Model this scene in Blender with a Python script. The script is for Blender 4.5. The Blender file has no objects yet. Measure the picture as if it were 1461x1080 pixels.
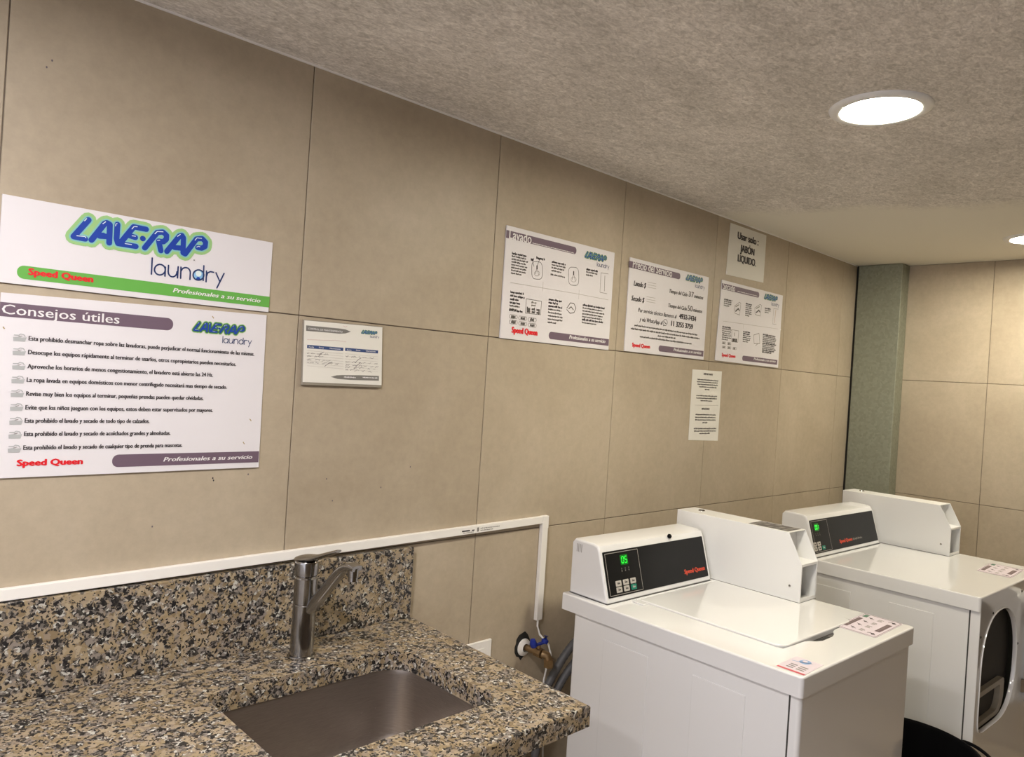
import bpy, bmesh, math, random
from mathutils import Vector, Matrix
from mathutils.geometry import delaunay_2d_cdt
D = bpy.data
COL = bpy.context.scene.collection
PI = math.pi
R = math.radians

# ---------------------------------------------------------------- camera, world, lights, exposure
scene = bpy.context.scene
cam_data = D.cameras.new('camera')
cam_data.sensor_width = 36.0
cam_data.lens = 36.0 * 1069.8 / 1461.0
cam_data.clip_start = 0.02
cam = D.objects.new('camera', cam_data)
COL.objects.link(cam)
cam.location = (-0.2535, -1.6242, 1.5679)
cam.rotation_euler = (1.5685, -0.0640, -0.7648)
scene.camera = cam
scene.view_settings.view_transform = 'Standard'
scene.view_settings.look = 'None'
scene.view_settings.gamma = 1.0
scene.view_settings.use_curve_mapping = False
scene.view_settings.exposure = 0.0

world = D.worlds.new('world')
scene.world = world
world.use_nodes = True
world.node_tree.nodes['Background'].inputs[0].default_value = (0.95, 0.95, 1.06, 1)
world.node_tree.nodes['Background'].inputs[1].default_value = 1.6

LAMP_WARM = (1.0, 0.92, 0.74)
LAMP_NEUTRAL = (1.0, 0.95, 0.93)
LAMP_POWER = 200.0
LAMP_POWER_LEFT = 300.0

# room measures (metres, floor at 0, long tiled wall on y = 0)
CEIL = 2.269
ROWS = [0.0, 0.52, 1.10, 1.68, CEIL]
XL, XR, YF = -1.75, 3.87, -2.45
COLS = [XL, -1.2, -0.6, 0.0, 0.6, 1.2, 1.7915, 2.3905, 3.0032, 3.6106, XR]

# ---------------------------------------------------------------- materials
def mat(name, col=(0.8, 0.8, 0.8), rough=0.5, metal=0.0, spec=0.5, coat=0.0, emit=None, estr=0.0, noise=0.0, nscale=40.0, bump=0.0):
    m = D.materials.new(name); m.use_nodes = True
    nt = m.node_tree; b = nt.nodes['Principled BSDF']
    b.inputs['Base Color'].default_value = (*col, 1)
    b.inputs['Roughness'].default_value = rough
    b.inputs['Metallic'].default_value = metal
    b.inputs['Specular IOR Level'].default_value = spec
    b.inputs['Coat Weight'].default_value = coat
    b.inputs['Coat Roughness'].default_value = 0.06
    if emit:
        b.inputs['Emission Color'].default_value = (*emit, 1)
        b.inputs['Emission Strength'].default_value = estr
    if noise or bump:
        tc = nt.nodes.new('ShaderNodeTexCoord')
        n = nt.nodes.new('ShaderNodeTexNoise'); n.inputs['Scale'].default_value = nscale; n.inputs['Detail'].default_value = 5
        nt.links.new(tc.outputs['Object'], n.inputs['Vector'])
        if noise:
            mx = nt.nodes.new('ShaderNodeMix'); mx.data_type = 'RGBA'
            mx.inputs[6].default_value = (*[c * (1 - noise) for c in col], 1)
            mx.inputs[7].default_value = (*[min(1, c * (1 + noise)) for c in col], 1)
            nt.links.new(n.outputs['Fac'], mx.inputs[0]); nt.links.new(mx.outputs[2], b.inputs['Base Color'])
        if bump:
            bp = nt.nodes.new('ShaderNodeBump'); bp.inputs['Strength'].default_value = bump; bp.inputs['Distance'].default_value = 0.002
            nt.links.new(n.outputs['Fac'], bp.inputs['Height']); nt.links.new(bp.outputs['Normal'], b.inputs['Normal'])
    return m

def ramp(nt, stops, interp='LINEAR'):
    r = nt.nodes.new('ShaderNodeValToRGB'); cr = r.color_ramp; cr.interpolation = interp
    while len(cr.elements) < len(stops): cr.elements.new(0.5)
    for e, (p, c) in zip(cr.elements, stops): e.position = p; e.color = (*c, 1)
    return r

def nnoise(nt, vec, scale, detail=4, rough=0.55, dist=0.0):
    n = nt.nodes.new('ShaderNodeTexNoise'); n.inputs['Scale'].default_value = scale
    n.inputs['Detail'].default_value = detail; n.inputs['Roughness'].default_value = rough; n.inputs['Distortion'].default_value = dist
    nt.links.new(vec, n.inputs['Vector']); return n.outputs['Fac']

def nmix(nt, fac, a, b, mode='MIX'):
    mx = nt.nodes.new('ShaderNodeMix'); mx.data_type = 'RGBA'; mx.blend_type = mode
    for sock, v in ((0, fac), (6, a), (7, b)):
        if hasattr(v, 'is_linked'): nt.links.new(v, mx.inputs[sock])
        elif isinstance(v, (int, float)): mx.inputs[sock].default_value = v
        else: mx.inputs[sock].default_value = (*v, 1)
    return mx.outputs[2]

def geo_pos(nt):
    return nt.nodes.new('ShaderNodeNewGeometry').outputs['Position']

def tile_material():
    m = D.materials.new('glazed_beige_tile'); m.use_nodes = True; nt = m.node_tree; b = nt.nodes['Principled BSDF']
    pos = geo_pos(nt)
    big = nnoise(nt, pos, 2.6, 5, 0.6, 0.4); fine = nnoise(nt, pos, 38, 6, 0.7)
    c = ramp(nt, [(0.30, (0.40, 0.332, 0.243)), (0.52, (0.45, 0.380, 0.283)), (0.75, (0.505, 0.43, 0.33))])
    nt.links.new(big, c.inputs[0])
    f = ramp(nt, [(0.3, (0.93, 0.93, 0.93)), (0.7, (1.06, 1.06, 1.06))]); nt.links.new(fine, f.inputs[0])
    col = nmix(nt, 1.0, c.outputs[0], f.outputs[0], 'MULTIPLY')
    oi = nt.nodes.new('ShaderNodeObjectInfo')
    v = ramp(nt, [(0, (0.96, 0.95, 0.94)), (1, (1.03, 1.03, 1.03))]); nt.links.new(oi.outputs['Random'], v.inputs[0])
    col = nmix(nt, 1.0, col, v.outputs[0], 'MULTIPLY')
    nt.links.new(col, b.inputs['Base Color'])
    b.inputs['Roughness'].default_value = 0.47; b.inputs['Specular IOR Level'].default_value = 0.38
    bp = nt.nodes.new('ShaderNodeBump'); bp.inputs['Strength'].default_value = 0.06; bp.inputs['Distance'].default_value = 0.001
    nt.links.new(fine, bp.inputs['Height']); nt.links.new(bp.outputs['Normal'], b.inputs['Normal'])
    return m

def ceiling_material():
    m = D.materials.new('rough_plaster_ceiling'); m.use_nodes = True; nt = m.node_tree; b = nt.nodes['Principled BSDF']
    pos = geo_pos(nt)
    mp = nt.nodes.new('ShaderNodeMapping'); mp.inputs['Rotation'].default_value = (0, 0, 0.6); mp.inputs['Scale'].default_value = (1.0, 1.7, 1.0)
    nt.links.new(pos, mp.inputs['Vector']); mv = mp.outputs['Vector']
    a = nnoise(nt, mv, 40, 8, 0.75, 1.0); s = nnoise(nt, mv, 120, 4, 0.6); g = nnoise(nt, mv, 3.2, 4, 0.6, 0.5)
    c1 = ramp(nt, [(0.34, (0.50, 0.465, 0.42)), (0.50, (0.70, 0.66, 0.61)), (0.64, (0.88, 0.84, 0.79))]); nt.links.new(a, c1.inputs[0])
    c2 = ramp(nt, [(0.35, (0.88, 0.88, 0.88)), (0.65, (1.10, 1.10, 1.10))]); nt.links.new(s, c2.inputs[0])
    tex = nmix(nt, 1.0, c1.outputs[0], c2.outputs[0], 'MULTIPLY')
    c3 = ramp(nt, [(0.35, (0.90, 0.90, 0.89)), (0.65, (1.08, 1.08, 1.08))]); nt.links.new(g, c3.inputs[0])
    tex = nmix(nt, 1.0, tex, c3.outputs[0], 'MULTIPLY')
    # smooth cream strip towards the far wall
    sx = nt.nodes.new('ShaderNodeSeparateXYZ'); nt.links.new(pos, sx.inputs[0])
    ad = nt.nodes.new('ShaderNodeMath'); ad.operation = 'MULTIPLY_ADD'; ad.inputs[1].default_value = 0.34
    nt.links.new(nnoise(nt, pos, 5, 5, 0.7), ad.inputs[0]); nt.links.new(sx.outputs[0], ad.inputs[2])
    sl = nt.nodes.new('ShaderNodeMath'); sl.operation = 'MULTIPLY_ADD'; sl.inputs[1].default_value = 0.42
    nt.links.new(sx.outputs[1], sl.inputs[0]); nt.links.new(ad.outputs[0], sl.inputs[2])
    mr = nt.nodes.new('ShaderNodeMapRange'); mr.inputs[1].default_value = 2.44; mr.inputs[2].default_value = 2.60
    nt.links.new(sl.outputs[0], mr.inputs[0])
    col = nmix(nt, mr.outputs[0], tex, (0.80, 0.765, 0.67))
    nt.links.new(col, b.inputs['Base Color']); b.inputs['Roughness'].default_value = 0.85
    bp = nt.nodes.new('ShaderNodeBump'); bp.inputs['Strength'].default_value = 0.35; bp.inputs['Distance'].default_value = 0.003
    nt.links.new(nmix(nt, mr.outputs[0], a, (0.5, 0.5, 0.5)), bp.inputs['Height']); nt.links.new(bp.outputs['Normal'], b.inputs['Normal'])
    return m

def granite_material():
    m = D.materials.new('speckled_granite'); m.use_nodes = True; nt = m.node_tree; b = nt.nodes['Principled BSDF']
    pos = geo_pos(nt)
    wv = nt.nodes.new('ShaderNodeTexNoise'); wv.inputs['Scale'].default_value = 90; wv.inputs['Detail'].default_value = 3
    nt.links.new(pos, wv.inputs['Vector'])
    va = nt.nodes.new('ShaderNodeVectorMath'); va.operation = 'SCALE'; va.inputs['Scale'].default_value = 0.013
    nt.links.new(wv.outputs['Color'], va.inputs[0])
    vb = nt.nodes.new('ShaderNodeVectorMath'); vb.operation = 'ADD'; nt.links.new(pos, vb.inputs[0]); nt.links.new(va.outputs[0], vb.inputs[1])
    v = vb.outputs[0]
    def vor(scale):
        n = nt.nodes.new('ShaderNodeTexVoronoi'); n.inputs['Scale'].default_value = scale; nt.links.new(v, n.inputs['Vector'])
        s = nt.nodes.new('ShaderNodeSeparateColor'); nt.links.new(n.outputs['Color'], s.inputs[0]); return s.outputs
    A = vor(82); B = vor(190); E2 = vor(270)
    tan = ramp(nt, [(0.0, (0.22, 0.165, 0.10)), (0.35, (0.33, 0.255, 0.15)), (0.62, (0.40, 0.325, 0.225)), (1.0, (0.28, 0.225, 0.17))]); nt.links.new(A[0], tan.inputs[0])
    gry = ramp(nt, [(0.0, (0.014, 0.014, 0.016)), (0.30, (0.05, 0.045, 0.04)), (0.42, (0.15, 0.135, 0.12)), (0.62, (0.26, 0.225, 0.195)), (0.87, (0.52, 0.51, 0.46))], 'CONSTANT'); nt.links.new(B[0], gry.inputs[0])
    msk = nnoise(nt, v, 52, 4, 0.65)
    mk = ramp(nt, [(0.485, (0, 0, 0)), (0.515, (1, 1, 1))]); nt.links.new(msk, mk.inputs[0])
    base = nmix(nt, mk.outputs[0], gry.outputs[0], tan.outputs[0])
    dk = nt.nodes.new('ShaderNodeMath'); dk.operation = 'LESS_THAN'; dk.inputs[1].default_value = 0.15; nt.links.new(E2[1], dk.inputs[0])
    base = nmix(nt, dk.outputs[0], base, (0.03, 0.027, 0.025))
    nt.links.new(base, b.inputs['Base Color']); b.inputs['Roughness'].default_value = 0.28; b.inputs['Specular IOR Level'].default_value = 0.4
    return m

def steel_material():
    m = D.materials.new('brushed_steel'); m.use_nodes = True; nt = m.node_tree; b = nt.nodes['Principled BSDF']
    tc = nt.nodes.new('ShaderNodeTexCoord'); mp = nt.nodes.new('ShaderNodeMapping'); mp.inputs['Scale'].default_value = (3, 3, 60)
    nt.links.new(tc.outputs['Object'], mp.inputs['Vector'])
    f = nnoise(nt, mp.outputs['Vector'], 14, 4)
    spots = nnoise(nt, tc.outputs['Object'], 120, 2)
    c = ramp(nt, [(0.3, (0.40, 0.355, 0.32)), (0.7, (0.48, 0.43, 0.39))]); nt.links.new(f, c.inputs[0])
    sp = ramp(nt, [(0.73, (0, 0, 0)), (0.77, (1, 1, 1))]); nt.links.new(spots, sp.inputs[0])
    nt.links.new(nmix(nt, sp.outputs[0], c.outputs[0], (0.6, 0.57, 0.52)), b.inputs['Base Color'])
    b.inputs['Metallic'].default_value = 0.95; b.inputs['Roughness'].default_value = 0.36
    return m

def galvanised_material():
    m = D.materials.new('galvanised_sheet'); m.use_nodes = True; nt = m.node_tree; b = nt.nodes['Principled BSDF']
    pos = geo_pos(nt)
    vo = nt.nodes.new('ShaderNodeTexVoronoi'); vo.inputs['Scale'].default_value = 85; nt.links.new(pos, vo.inputs['Vector'])
    s = nt.nodes.new('ShaderNodeSeparateColor'); nt.links.new(vo.outputs['Color'], s.inputs[0])
    c = ramp(nt, [(0, (0.27, 0.285, 0.22)), (1, (0.33, 0.345, 0.27))]); nt.links.new(s.outputs[0], c.inputs[0])
    nt.links.new(c.outputs[0], b.inputs['Base Color']); b.inputs['Metallic'].default_value = 0.45; b.inputs['Roughness'].default_value = 0.5
    return m

M = dict(
    tile=tile_material(), ceil=ceiling_material(), granite=granite_material(), steel=steel_material(), galv=galvanised_material(),
    brown=mat('dark_brown_tile', (0.10, 0.075, 0.045), 0.5, noise=0.12, nscale=3),
    tray=mat('aged_cream_plastic', (0.36, 0.32, 0.25), 0.45, noise=0.05),
    grout=mat('dark_grout', (0.19, 0.155, 0.12), 0.9, noise=0.2), shadow_gap=mat('gap_shade', (0.012, 0.011, 0.01), 0.8, noise=0.1),  # the last one is the shade in the gap by the duct, put into colour
    floor=mat('pale_floor_tile', (0.40, 0.33, 0.25), 0.35, noise=0.08, nscale=6),
    enamel=mat('white_enamel', (0.80, 0.80, 0.80), 0.10, spec=0.5, coat=0.5, noise=0.012, nscale=5),
    enamel2=mat('white_powder_coat', (0.81, 0.81, 0.80), 0.28, spec=0.5, noise=0.012, nscale=8),
    seam=mat('seam_shadow', (0.05, 0.048, 0.045), 0.8, noise=0.1),  # dark colour standing in for the shade in seams and gaps
    pvc=mat('white_pvc', (0.88, 0.86, 0.82), 0.4, noise=0.02, nscale=10),
    board=mat('white_sign_board', (0.76, 0.735, 0.76), 0.45, noise=0.012, nscale=12),
    paper=mat('white_paper', (0.78, 0.76, 0.70), 0.75, noise=0.015, nscale=20),
    chrome=mat('worn_chrome', (0.35, 0.34, 0.33), 0.17, 1.0, noise=0.12, nscale=60),
    glasspanel=mat('black_panel_overlay', (0.008, 0.008, 0.008), 0.3, spec=0.22, noise=0.1, nscale=20),
    black=mat('black_plastic', (0.003, 0.003, 0.004), 0.75, spec=0.1, noise=0.2),
    dark=mat('dark_rubber', (0.02, 0.02, 0.018), 0.6, noise=0.2),
    hose=mat('grey_hose', (0.10, 0.10, 0.105), 0.5, noise=0.15, nscale=80),
    brass=mat('old_brass', (0.32, 0.22, 0.12), 0.4, 0.9, noise=0.25, nscale=90),
    blueh=mat('blue_valve_handle', (0.01, 0.03, 0.30), 0.4, noise=0.1),
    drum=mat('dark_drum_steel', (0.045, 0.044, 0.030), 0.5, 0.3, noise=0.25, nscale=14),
    lens=mat('grey_clear_backing', (0.30, 0.27, 0.22), 0.25, noise=0.05),
    glow=mat('lamp_diffuser_warm', (0.9, 0.9, 0.9), 0.5, emit=LAMP_WARM, estr=LAMP_POWER, noise=0.01),
    glow2=mat('lamp_diffuser_neutral', (0.9, 0.9, 0.9), 0.5, emit=LAMP_NEUTRAL, estr=LAMP_POWER_LEFT, noise=0.01),
    ledg=mat('green_led_digit', (0.0, 0.1, 0.0), 0.5, emit=(0.03, 1.0, 0.06), estr=1.6, noise=0.01),
    ledbg=mat('green_led_window', (0.0, 0.03, 0.0), 0.3, emit=(0.0, 0.25, 0.01), estr=0.6, noise=0.01),
    green=mat('print_green', (0.13, 0.42, 0.07), 0.5, noise=0.03), mauve=mat('print_mauve', (0.155, 0.105, 0.145), 0.5, noise=0.03),
    red=mat('print_red', (0.72, 0.01, 0.02), 0.5, noise=0.03), white=mat('print_white', (0.82, 0.80, 0.80), 0.5, noise=0.01),
    k=mat('print_black', (0.022, 0.016, 0.02), 0.6, noise=0.1), dk=mat('print_dark_grey', (0.10, 0.09, 0.085), 0.6, noise=0.05),
    lt=mat('print_light_grey', (0.46, 0.43, 0.40), 0.6, noise=0.03), lt2=mat('print_mid_grey', (0.24, 0.22, 0.20), 0.6, noise=0.03),
    grey=mat('print_grey', (0.20, 0.19, 0.175), 0.6, noise=0.03), navy=mat('print_navy', (0.035, 0.07, 0.20), 0.6, noise=0.03),
    ink=mat('pen_ink', (0.12, 0.10, 0.12), 0.6, noise=0.1), ink2=mat('pen_ink_grey', (0.22, 0.20, 0.20), 0.6, noise=0.1),
    pink=mat('pen_ink_pink', (0.62, 0.40, 0.40), 0.6, noise=0.05), tan=mat('rust_mark', (0.40, 0.30, 0.14), 0.7, noise=0.2), tan2=mat('print_tan', (0.55, 0.40, 0.28), 0.7, noise=0.05),
    halo=mat('print_logo_green', (0.32, 0.56, 0.22), 0.5, noise=0.03), halo3=mat('print_logo_dark_green', (0.05, 0.17, 0.04), 0.5, noise=0.03), halo2=mat('print_logo_aqua', (0.22, 0.52, 0.50), 0.5, noise=0.03),
    lblue=mat('print_logo_blue', (0.005, 0.045, 0.36), 0.5, noise=0.05), lnavy=mat('print_logo_navy', (0.01, 0.03, 0.13), 0.5, noise=0.05),
    lball=mat('print_logo_ball', (0.25, 0.50, 0.75), 0.5, noise=0.1), lhi=mat('print_logo_highlight', (0.75, 0.85, 0.85), 0.5, noise=0.01),
    basket=mat('print_icon_grey', (0.42, 0.43, 0.43), 0.6, noise=0.05), orange=mat('print_orange_red', (0.62, 0.06, 0.02), 0.5, noise=0.05),
    teal=mat('green_button', (0.0, 0.20, 0.13), 0.4, noise=0.05), keyw=mat('pale_button', (0.50, 0.47, 0.43), 0.5, noise=0.03),
    sticker=mat('sticker_paper', (0.70, 0.62, 0.68), 0.4, noise=0.02), sgreen=mat('print_sticker_green', (0.06, 0.16, 0.10), 0.5, noise=0.05),
    sblue=mat('print_pale_blue', (0.25, 0.38, 0.62), 0.5, noise=0.1), spred=mat('print_pale_red', (0.62, 0.12, 0.14), 0.5, noise=0.05),
    smauve=mat('print_sticker_brown', (0.14, 0.09, 0.10), 0.5, noise=0.05),
)

# ---------------------------------------------------------------- helpers
def obj(name, bm, m, parent=None, smooth=False):
    me = D.meshes.new(name)
    if isinstance(bm, bmesh.types.BMesh):
        bmesh.ops.recalc_face_normals(bm, faces=bm.faces)
        bm.to_mesh(me); bm.free()
    if m is not None: me.materials.append(m)
    if smooth:
        for p in me.polygons: p.use_smooth = True
        me.set_sharp_from_angle(angle=R(38))
    o = D.objects.new(name, me); COL.objects.link(o)
    if parent: o.parent = parent
    if smooth:
        wn = o.modifiers.new('normals', 'WEIGHTED_NORMAL'); wn.keep_sharp = True
    return o

def thing(name, label, cat, loc=(0, 0, 0), rotz=0.0, group=None):
    o = D.objects.new(name, None); COL.objects.link(o); o.location = loc; o.rotation_euler = (0, 0, rotz)
    o.empty_display_size = 0.05
    o['label'] = label; o['category'] = cat
    if group: o['group'] = group
    return o

def tag(o, label, cat, group=None):
    o['label'] = label; o['category'] = cat
    if group: o['group'] = group
    return o

def box(bm, x0, x1, y0, y1, z0, z1, bev=0.0, seg=2, edges='all'):
    r = bmesh.ops.create_cube(bm, size=1.0)
    vs = r['verts']
    for v in vs:
        v.co = Vector((x0 if v.co.x < 0 else x1, y0 if v.co.y < 0 else y1, z0 if v.co.z < 0 else z1))
    if bev:
        es = [e for e in set(e for v in vs for e in v.link_edges)]
        if edges == 'vert': es = [e for e in es if abs(e.verts[0].co.z - e.verts[1].co.z) > 1e-6]
        bmesh.ops.bevel(bm, geom=es, offset=bev, segments=seg, profile=0.5, affect='EDGES')
    return bm

def B(*a, **k):
    return box(bmesh.new(), *a, **k)

def prism(bm, outer, z0, z1, holes=(), bev=0.0, seg=2, T=None):
    """extrude a 2-D outline (with holes) from z0 to z1; bevels the outer top edge; T maps the local frame"""
    es = []; outer_v = []
    for k, loop in enumerate([outer] + list(holes)):
        vs = [bm.verts.new((x, y, z1)) for x, y in loop]
        if k == 0: outer_v = vs
        for i in range(len(vs)): es.append(bm.edges.new((vs[i], vs[(i + 1) % len(vs)])))
    if holes:
        r = bmesh.ops.triangle_fill(bm, edges=es, use_beauty=True, use_dissolve=False)
        faces = [g for g in r['geom'] if isinstance(g, bmesh.types.BMFace)]
    else:
        faces = [bm.faces.new(outer_v)]
    ext = bmesh.ops.extrude_face_region(bm, geom=faces, use_keep_orig=True)
    low = [g for g in ext['geom'] if isinstance(g, bmesh.types.BMVert)]
    for v in low: v.co.z = z0
    allv = list(set(v for f in faces for v in f.verts)) + low
    if bev:
        s = set(outer_v)
        eb = [e for e in set(e for v in outer_v for e in v.link_edges) if e.verts[0] in s and e.verts[1] in s and any(abs(f.normal.z) < 0.5 or f.calc_area() > 0 for f in e.link_faces)]
        eb = [e for e in eb if len(e.link_faces) == 2 and e in set(es)]
        r = bmesh.ops.bevel(bm, geom=eb, offset=bev, segments=seg, profile=0.5, affect='EDGES')
        allv = list(bm.verts)
    if T is not None:
        for v in allv: v.co = T @ v.co
    return bm

def rrect(x0, y0, x1, y1, r, n=6):
    """rounded rectangle, counter-clockwise from the lower-left; r is one radius or four (ll, lr, ur, ul)"""
    rr = r if isinstance(r, (tuple, list)) else (r,) * 4
    pts = []
    for (cx, cy, a0, q) in ((x0, y0, 180, rr[0]), (x1, y0, 270, rr[1]), (x1, y1, 0, rr[2]), (x0, y1, 90, rr[3])):
        sx = 1 if cx == x0 else -1; sy = 1 if cy == y0 else -1
        if q <= 0: pts.append((cx, cy)); continue
        for i in range(n + 1):
            a = R(a0 + 90 * i / n); pts.append((cx + sx * q + q * math.cos(a), cy + sy * q + q * math.sin(a)))
    return pts

def tube(bm, pts, r, n=10, cap=True, r_end=None):
    pts = [Vector(p) for p in pts]; rings = []
    up = Vector((0, 0, 1)); 
    for i, p in enumerate(pts):
        d = (pts[min(i + 1, len(pts) - 1)] - pts[max(i - 1, 0)]).normalized()
        a = d.cross(up if abs(d.dot(up)) < 0.95 else Vector((1, 0, 0))).normalized(); b = d.cross(a)
        rad = r[i] if isinstance(r, (list, tuple)) else r
        rings.append([bm.verts.new(p + (a * math.cos(2 * PI * k / n) + b * math.sin(2 * PI * k / n)) * rad) for k in range(n)])
    for i in range(len(rings) - 1):
        for k in range(n): bm.faces.new((rings[i][k], rings[i][(k + 1) % n], rings[i + 1][(k + 1) % n], rings[i + 1][k]))
    if cap: bm.faces.new(rings[0]); bm.faces.new(rings[-1])
    return bm

def lathe(bm, prof, n=48, c=(0, 0, 0), T=None):
    rings = []
    for r, z in prof:
        if r < 1e-6: rings.append([bm.verts.new((c[0], c[1], c[2] + z))])
        else: rings.append([bm.verts.new((c[0] + r * math.cos(2 * PI * k / n), c[1] + r * math.sin(2 * PI * k / n), c[2] + z)) for k in range(n)])
    for a, b in zip(rings, rings[1:]):
        for k in range(n):
            k2 = (k + 1) % n
            if len(a) == 1 and len(b) == 1: continue
            if len(a) == 1: bm.faces.new((a[0], b[k], b[k2]))
            elif len(b) == 1: bm.faces.new((a[k], a[k2], b[0]))
            else: bm.faces.new((a[k], a[k2], b[k2], b[k]))
    if T is not None:
        for rg in rings:
            for v in rg: v.co = T @ v.co
    return bm

# flat printing: everything is drawn in (u, v) metres and mapped to 3-D by a function of (u, v, lift)
STUFF = {'small_print', 'drawing', 'wall_marks', 'printed_mark', 'pictogram', 'printing', 'handwriting'}
class Ink:
    """collects flat printed shapes by colour and links one mesh per colour and part name"""
    def __init__(self, fn, flip=False): self.fn = fn; self.d = {}; self.s = {}; self.n = 0
    def own(self, part):
        """a separate part for one printed piece: 'name#3' is linked under the plain name"""
        self.n += 1; return '%s#%d' % (part, self.n)
    def bm(self, part, col):
        return self.d.setdefault((part, col), bmesh.new())
    def poly(self, part, col, pts, lift):
        b = self.bm(part, col)
        vs = [b.verts.new(self.fn(u, v, lift)) for u, v in pts]
        try: b.faces.new(vs)
        except ValueError: pass
    def rect(self, part, col, x0, y0, x1, y1, lift, r=0.0):
        self.poly(part, col, rrect(x0, y0, x1, y1, r, 5) if r else [(x0, y0), (x1, y0), (x1, y1), (x0, y1)], lift)
    def disc(self, part, col, cx, cy, r, lift, n=16, ry=None):
        self.poly(part, col, [(cx + r * math.cos(2 * PI * k / n), cy + (ry or r) * math.sin(2 * PI * k / n)) for k in range(n)], lift)
    def flat(self, part, col, pts, lift):
        self.s.setdefault((part, col, round(lift, 6)), []).append(pts)
    def stroke(self, part, col, pts, w, lift, caps=True):
        for (a, b) in zip(pts, pts[1:]):
            dx, dy = b[0] - a[0], b[1] - a[1]; L = math.hypot(dx, dy)
            if L < 1e-7: continue
            nx, ny = -dy / L * w / 2, dx / L * w / 2
            self.flat(part, col, [(a[0] + nx, a[1] + ny), (a[0] - nx, a[1] - ny), (b[0] - nx, b[1] - ny), (b[0] + nx, b[1] + ny)], lift)
        if caps:
            for p in pts: self.flat(part, col, [(p[0] + w / 2 * math.cos(PI * k / 6 + .05), p[1] + w / 2 * math.sin(PI * k / 6 + .05)) for k in range(12)], lift)
    def text(self, part, col, s, x, y, width, cap, lift, style=''):
        fc = D.curves.new('t', 'FONT'); fc.body = s; fc.size = 1.0; fc.resolution_u = 2 if cap < 0.02 else 4
        if 'i' in style: fc.shear = 0.25
        o = D.objects.new('t', fc); COL.objects.link(o)
        me = o.to_mesh()
        capf = 0.729
        xs = [v.co.x for v in me.vertices]
        if xs:
            x0, x1 = min(xs), max(xs); sx = width / max(1e-6, x1 - x0); sy = cap / capf
            b = self.bm(part, col)
            g = cap * {'slab': 0.095, 'x': 0.085, 'b': 0.05, 'm': 0.045}.get(style if style in ('slab', 'x') else 'b' if 'b' in style else 'm' if 'm' in style else '', 0.018)
            sh = [(-1, 0), (1, 0), (0, 0.5), (0, -0.5)] if style == 'slab' else [(-1, 0), (1, 0)]
            # heavier weights: the same glyphs stacked a hair apart
            for q, (ox, oy) in enumerate(sh):
                vs = [b.verts.new(self.fn(x + (v.co.x - x0) * sx + ox * g, y + v.co.y * sy + oy * g, lift + q * 3e-5)) for v in me.vertices]
                for p in me.polygons:
                    try: b.faces.new([vs[i] for i in p.vertices])
                    except ValueError: pass
        o.to_mesh_clear(); D.objects.remove(o); D.curves.remove(fc)
    def words(self, part, col, x0, y0, x1, h, lift, y1=None, rng=random):
        """a line of print too small to read: word-long marks of uneven height"""
        x = x0; y1 = y0 if y1 is None else y1
        while x < x1 - h * 0.3:
            w = min(rng.uniform(1.2, 4.2) * h, x1 - x); e = x + w; cx = x
            while cx < e:
                cw = h * rng.uniform(0.25, 0.55); yy = y0 + (y1 - y0) * (cx - x0) / max(1e-6, x1 - x0)
                hh = h * rng.choice((0.62, 0.7, 0.7, 1.0)); dn = h * rng.choice((0, 0, 0, 0.22))
                self.rect(part, col, cx, yy - dn, min(cx + cw * 0.85, e), yy + hh, lift); cx += cw
            x = e + h * 0.35
    def logo(self, part, x, y, w, lift, style='big'):
        s = w / LOGO['w']; P = lambda st: [(x + a * s, y + b * s) for a, b in st]
        big = style == 'big'
        hw = {'big': 0.0285, 'dark': 0.0245}.get(style, 0.022)
        for st in LOGO['blue']:
            self.stroke(part, 'halo' if style in ('big',) else 'halo3' if style == 'green' else 'halo', P(st), hw * s, lift)
            if style == 'dark': self.stroke(part, 'halo3', P(st), 0.018 * s, lift + 0.0001)
            if big: self.stroke(part, 'halo2', P(st), 0.0165 * s, lift + 0.0001)
            if style == 'green': self.stroke(part, 'halo', P(st), 0.0135 * s, lift + 0.0001, False)
            self.stroke(part, 'lblue', P(st), (0.0108 if big else 0.0085) * s, lift + 0.0002)
        d = LOGO['dot']; self.disc(part, 'lblue', x + d[0] * s, y + d[1] * s, 0.0056 * s, lift + 0.0002)
        if style in ('big', 'dark'):
            for st in LOGO['hl']: self.stroke(part, 'lhi', P(st), 0.0014 * s, lift + 0.0003, False)
        bl = LOGO['ball']
        if big:
            self.disc(part, 'lball', x + bl[0] * s, y + bl[1] * s, 0.0105 * s, lift)
            self.disc(part, 'lhi', x + bl[0] * s, y + (bl[1] + 0.003) * s, 0.0062 * s, lift + 0.00005)
            self.disc(part, 'lblue', x + bl[0] * s, y + (bl[1] - 0.0082) * s, 0.0042 * s, lift + 0.00008)
        for st in LOGO['lau']: self.stroke(part, 'lnavy', P(st), (0.0030 if big else 0.0034) * s, lift + 0.0001)
    def merge(self):
        # overlapping strokes of one colour become one clean sheet
        for (part, col, lift), polys in self.s.items():
            vs = []; fs = []
            for p in polys:
                a = sum(p[i][0] * p[(i + 1) % len(p)][1] - p[(i + 1) % len(p)][0] * p[i][1] for i in range(len(p)))
                if a < 0: p = p[::-1]
                fs.append(list(range(len(vs), len(vs) + len(p)))); vs += [Vector((x * 1000, y * 1000)) for x, y in p]
            ov, _, of, _, _, src = delaunay_2d_cdt(vs, [], fs, 0, 1e-4)
            b = self.bm(part, col); nv = [b.verts.new(self.fn(v.x / 1000, v.y / 1000, lift)) for v in ov]
            for f, sr in zip(of, src):
                if not sr: continue
                try: b.faces.new([nv[i] for i in f])
                except ValueError: pass
        self.s = {}
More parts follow.
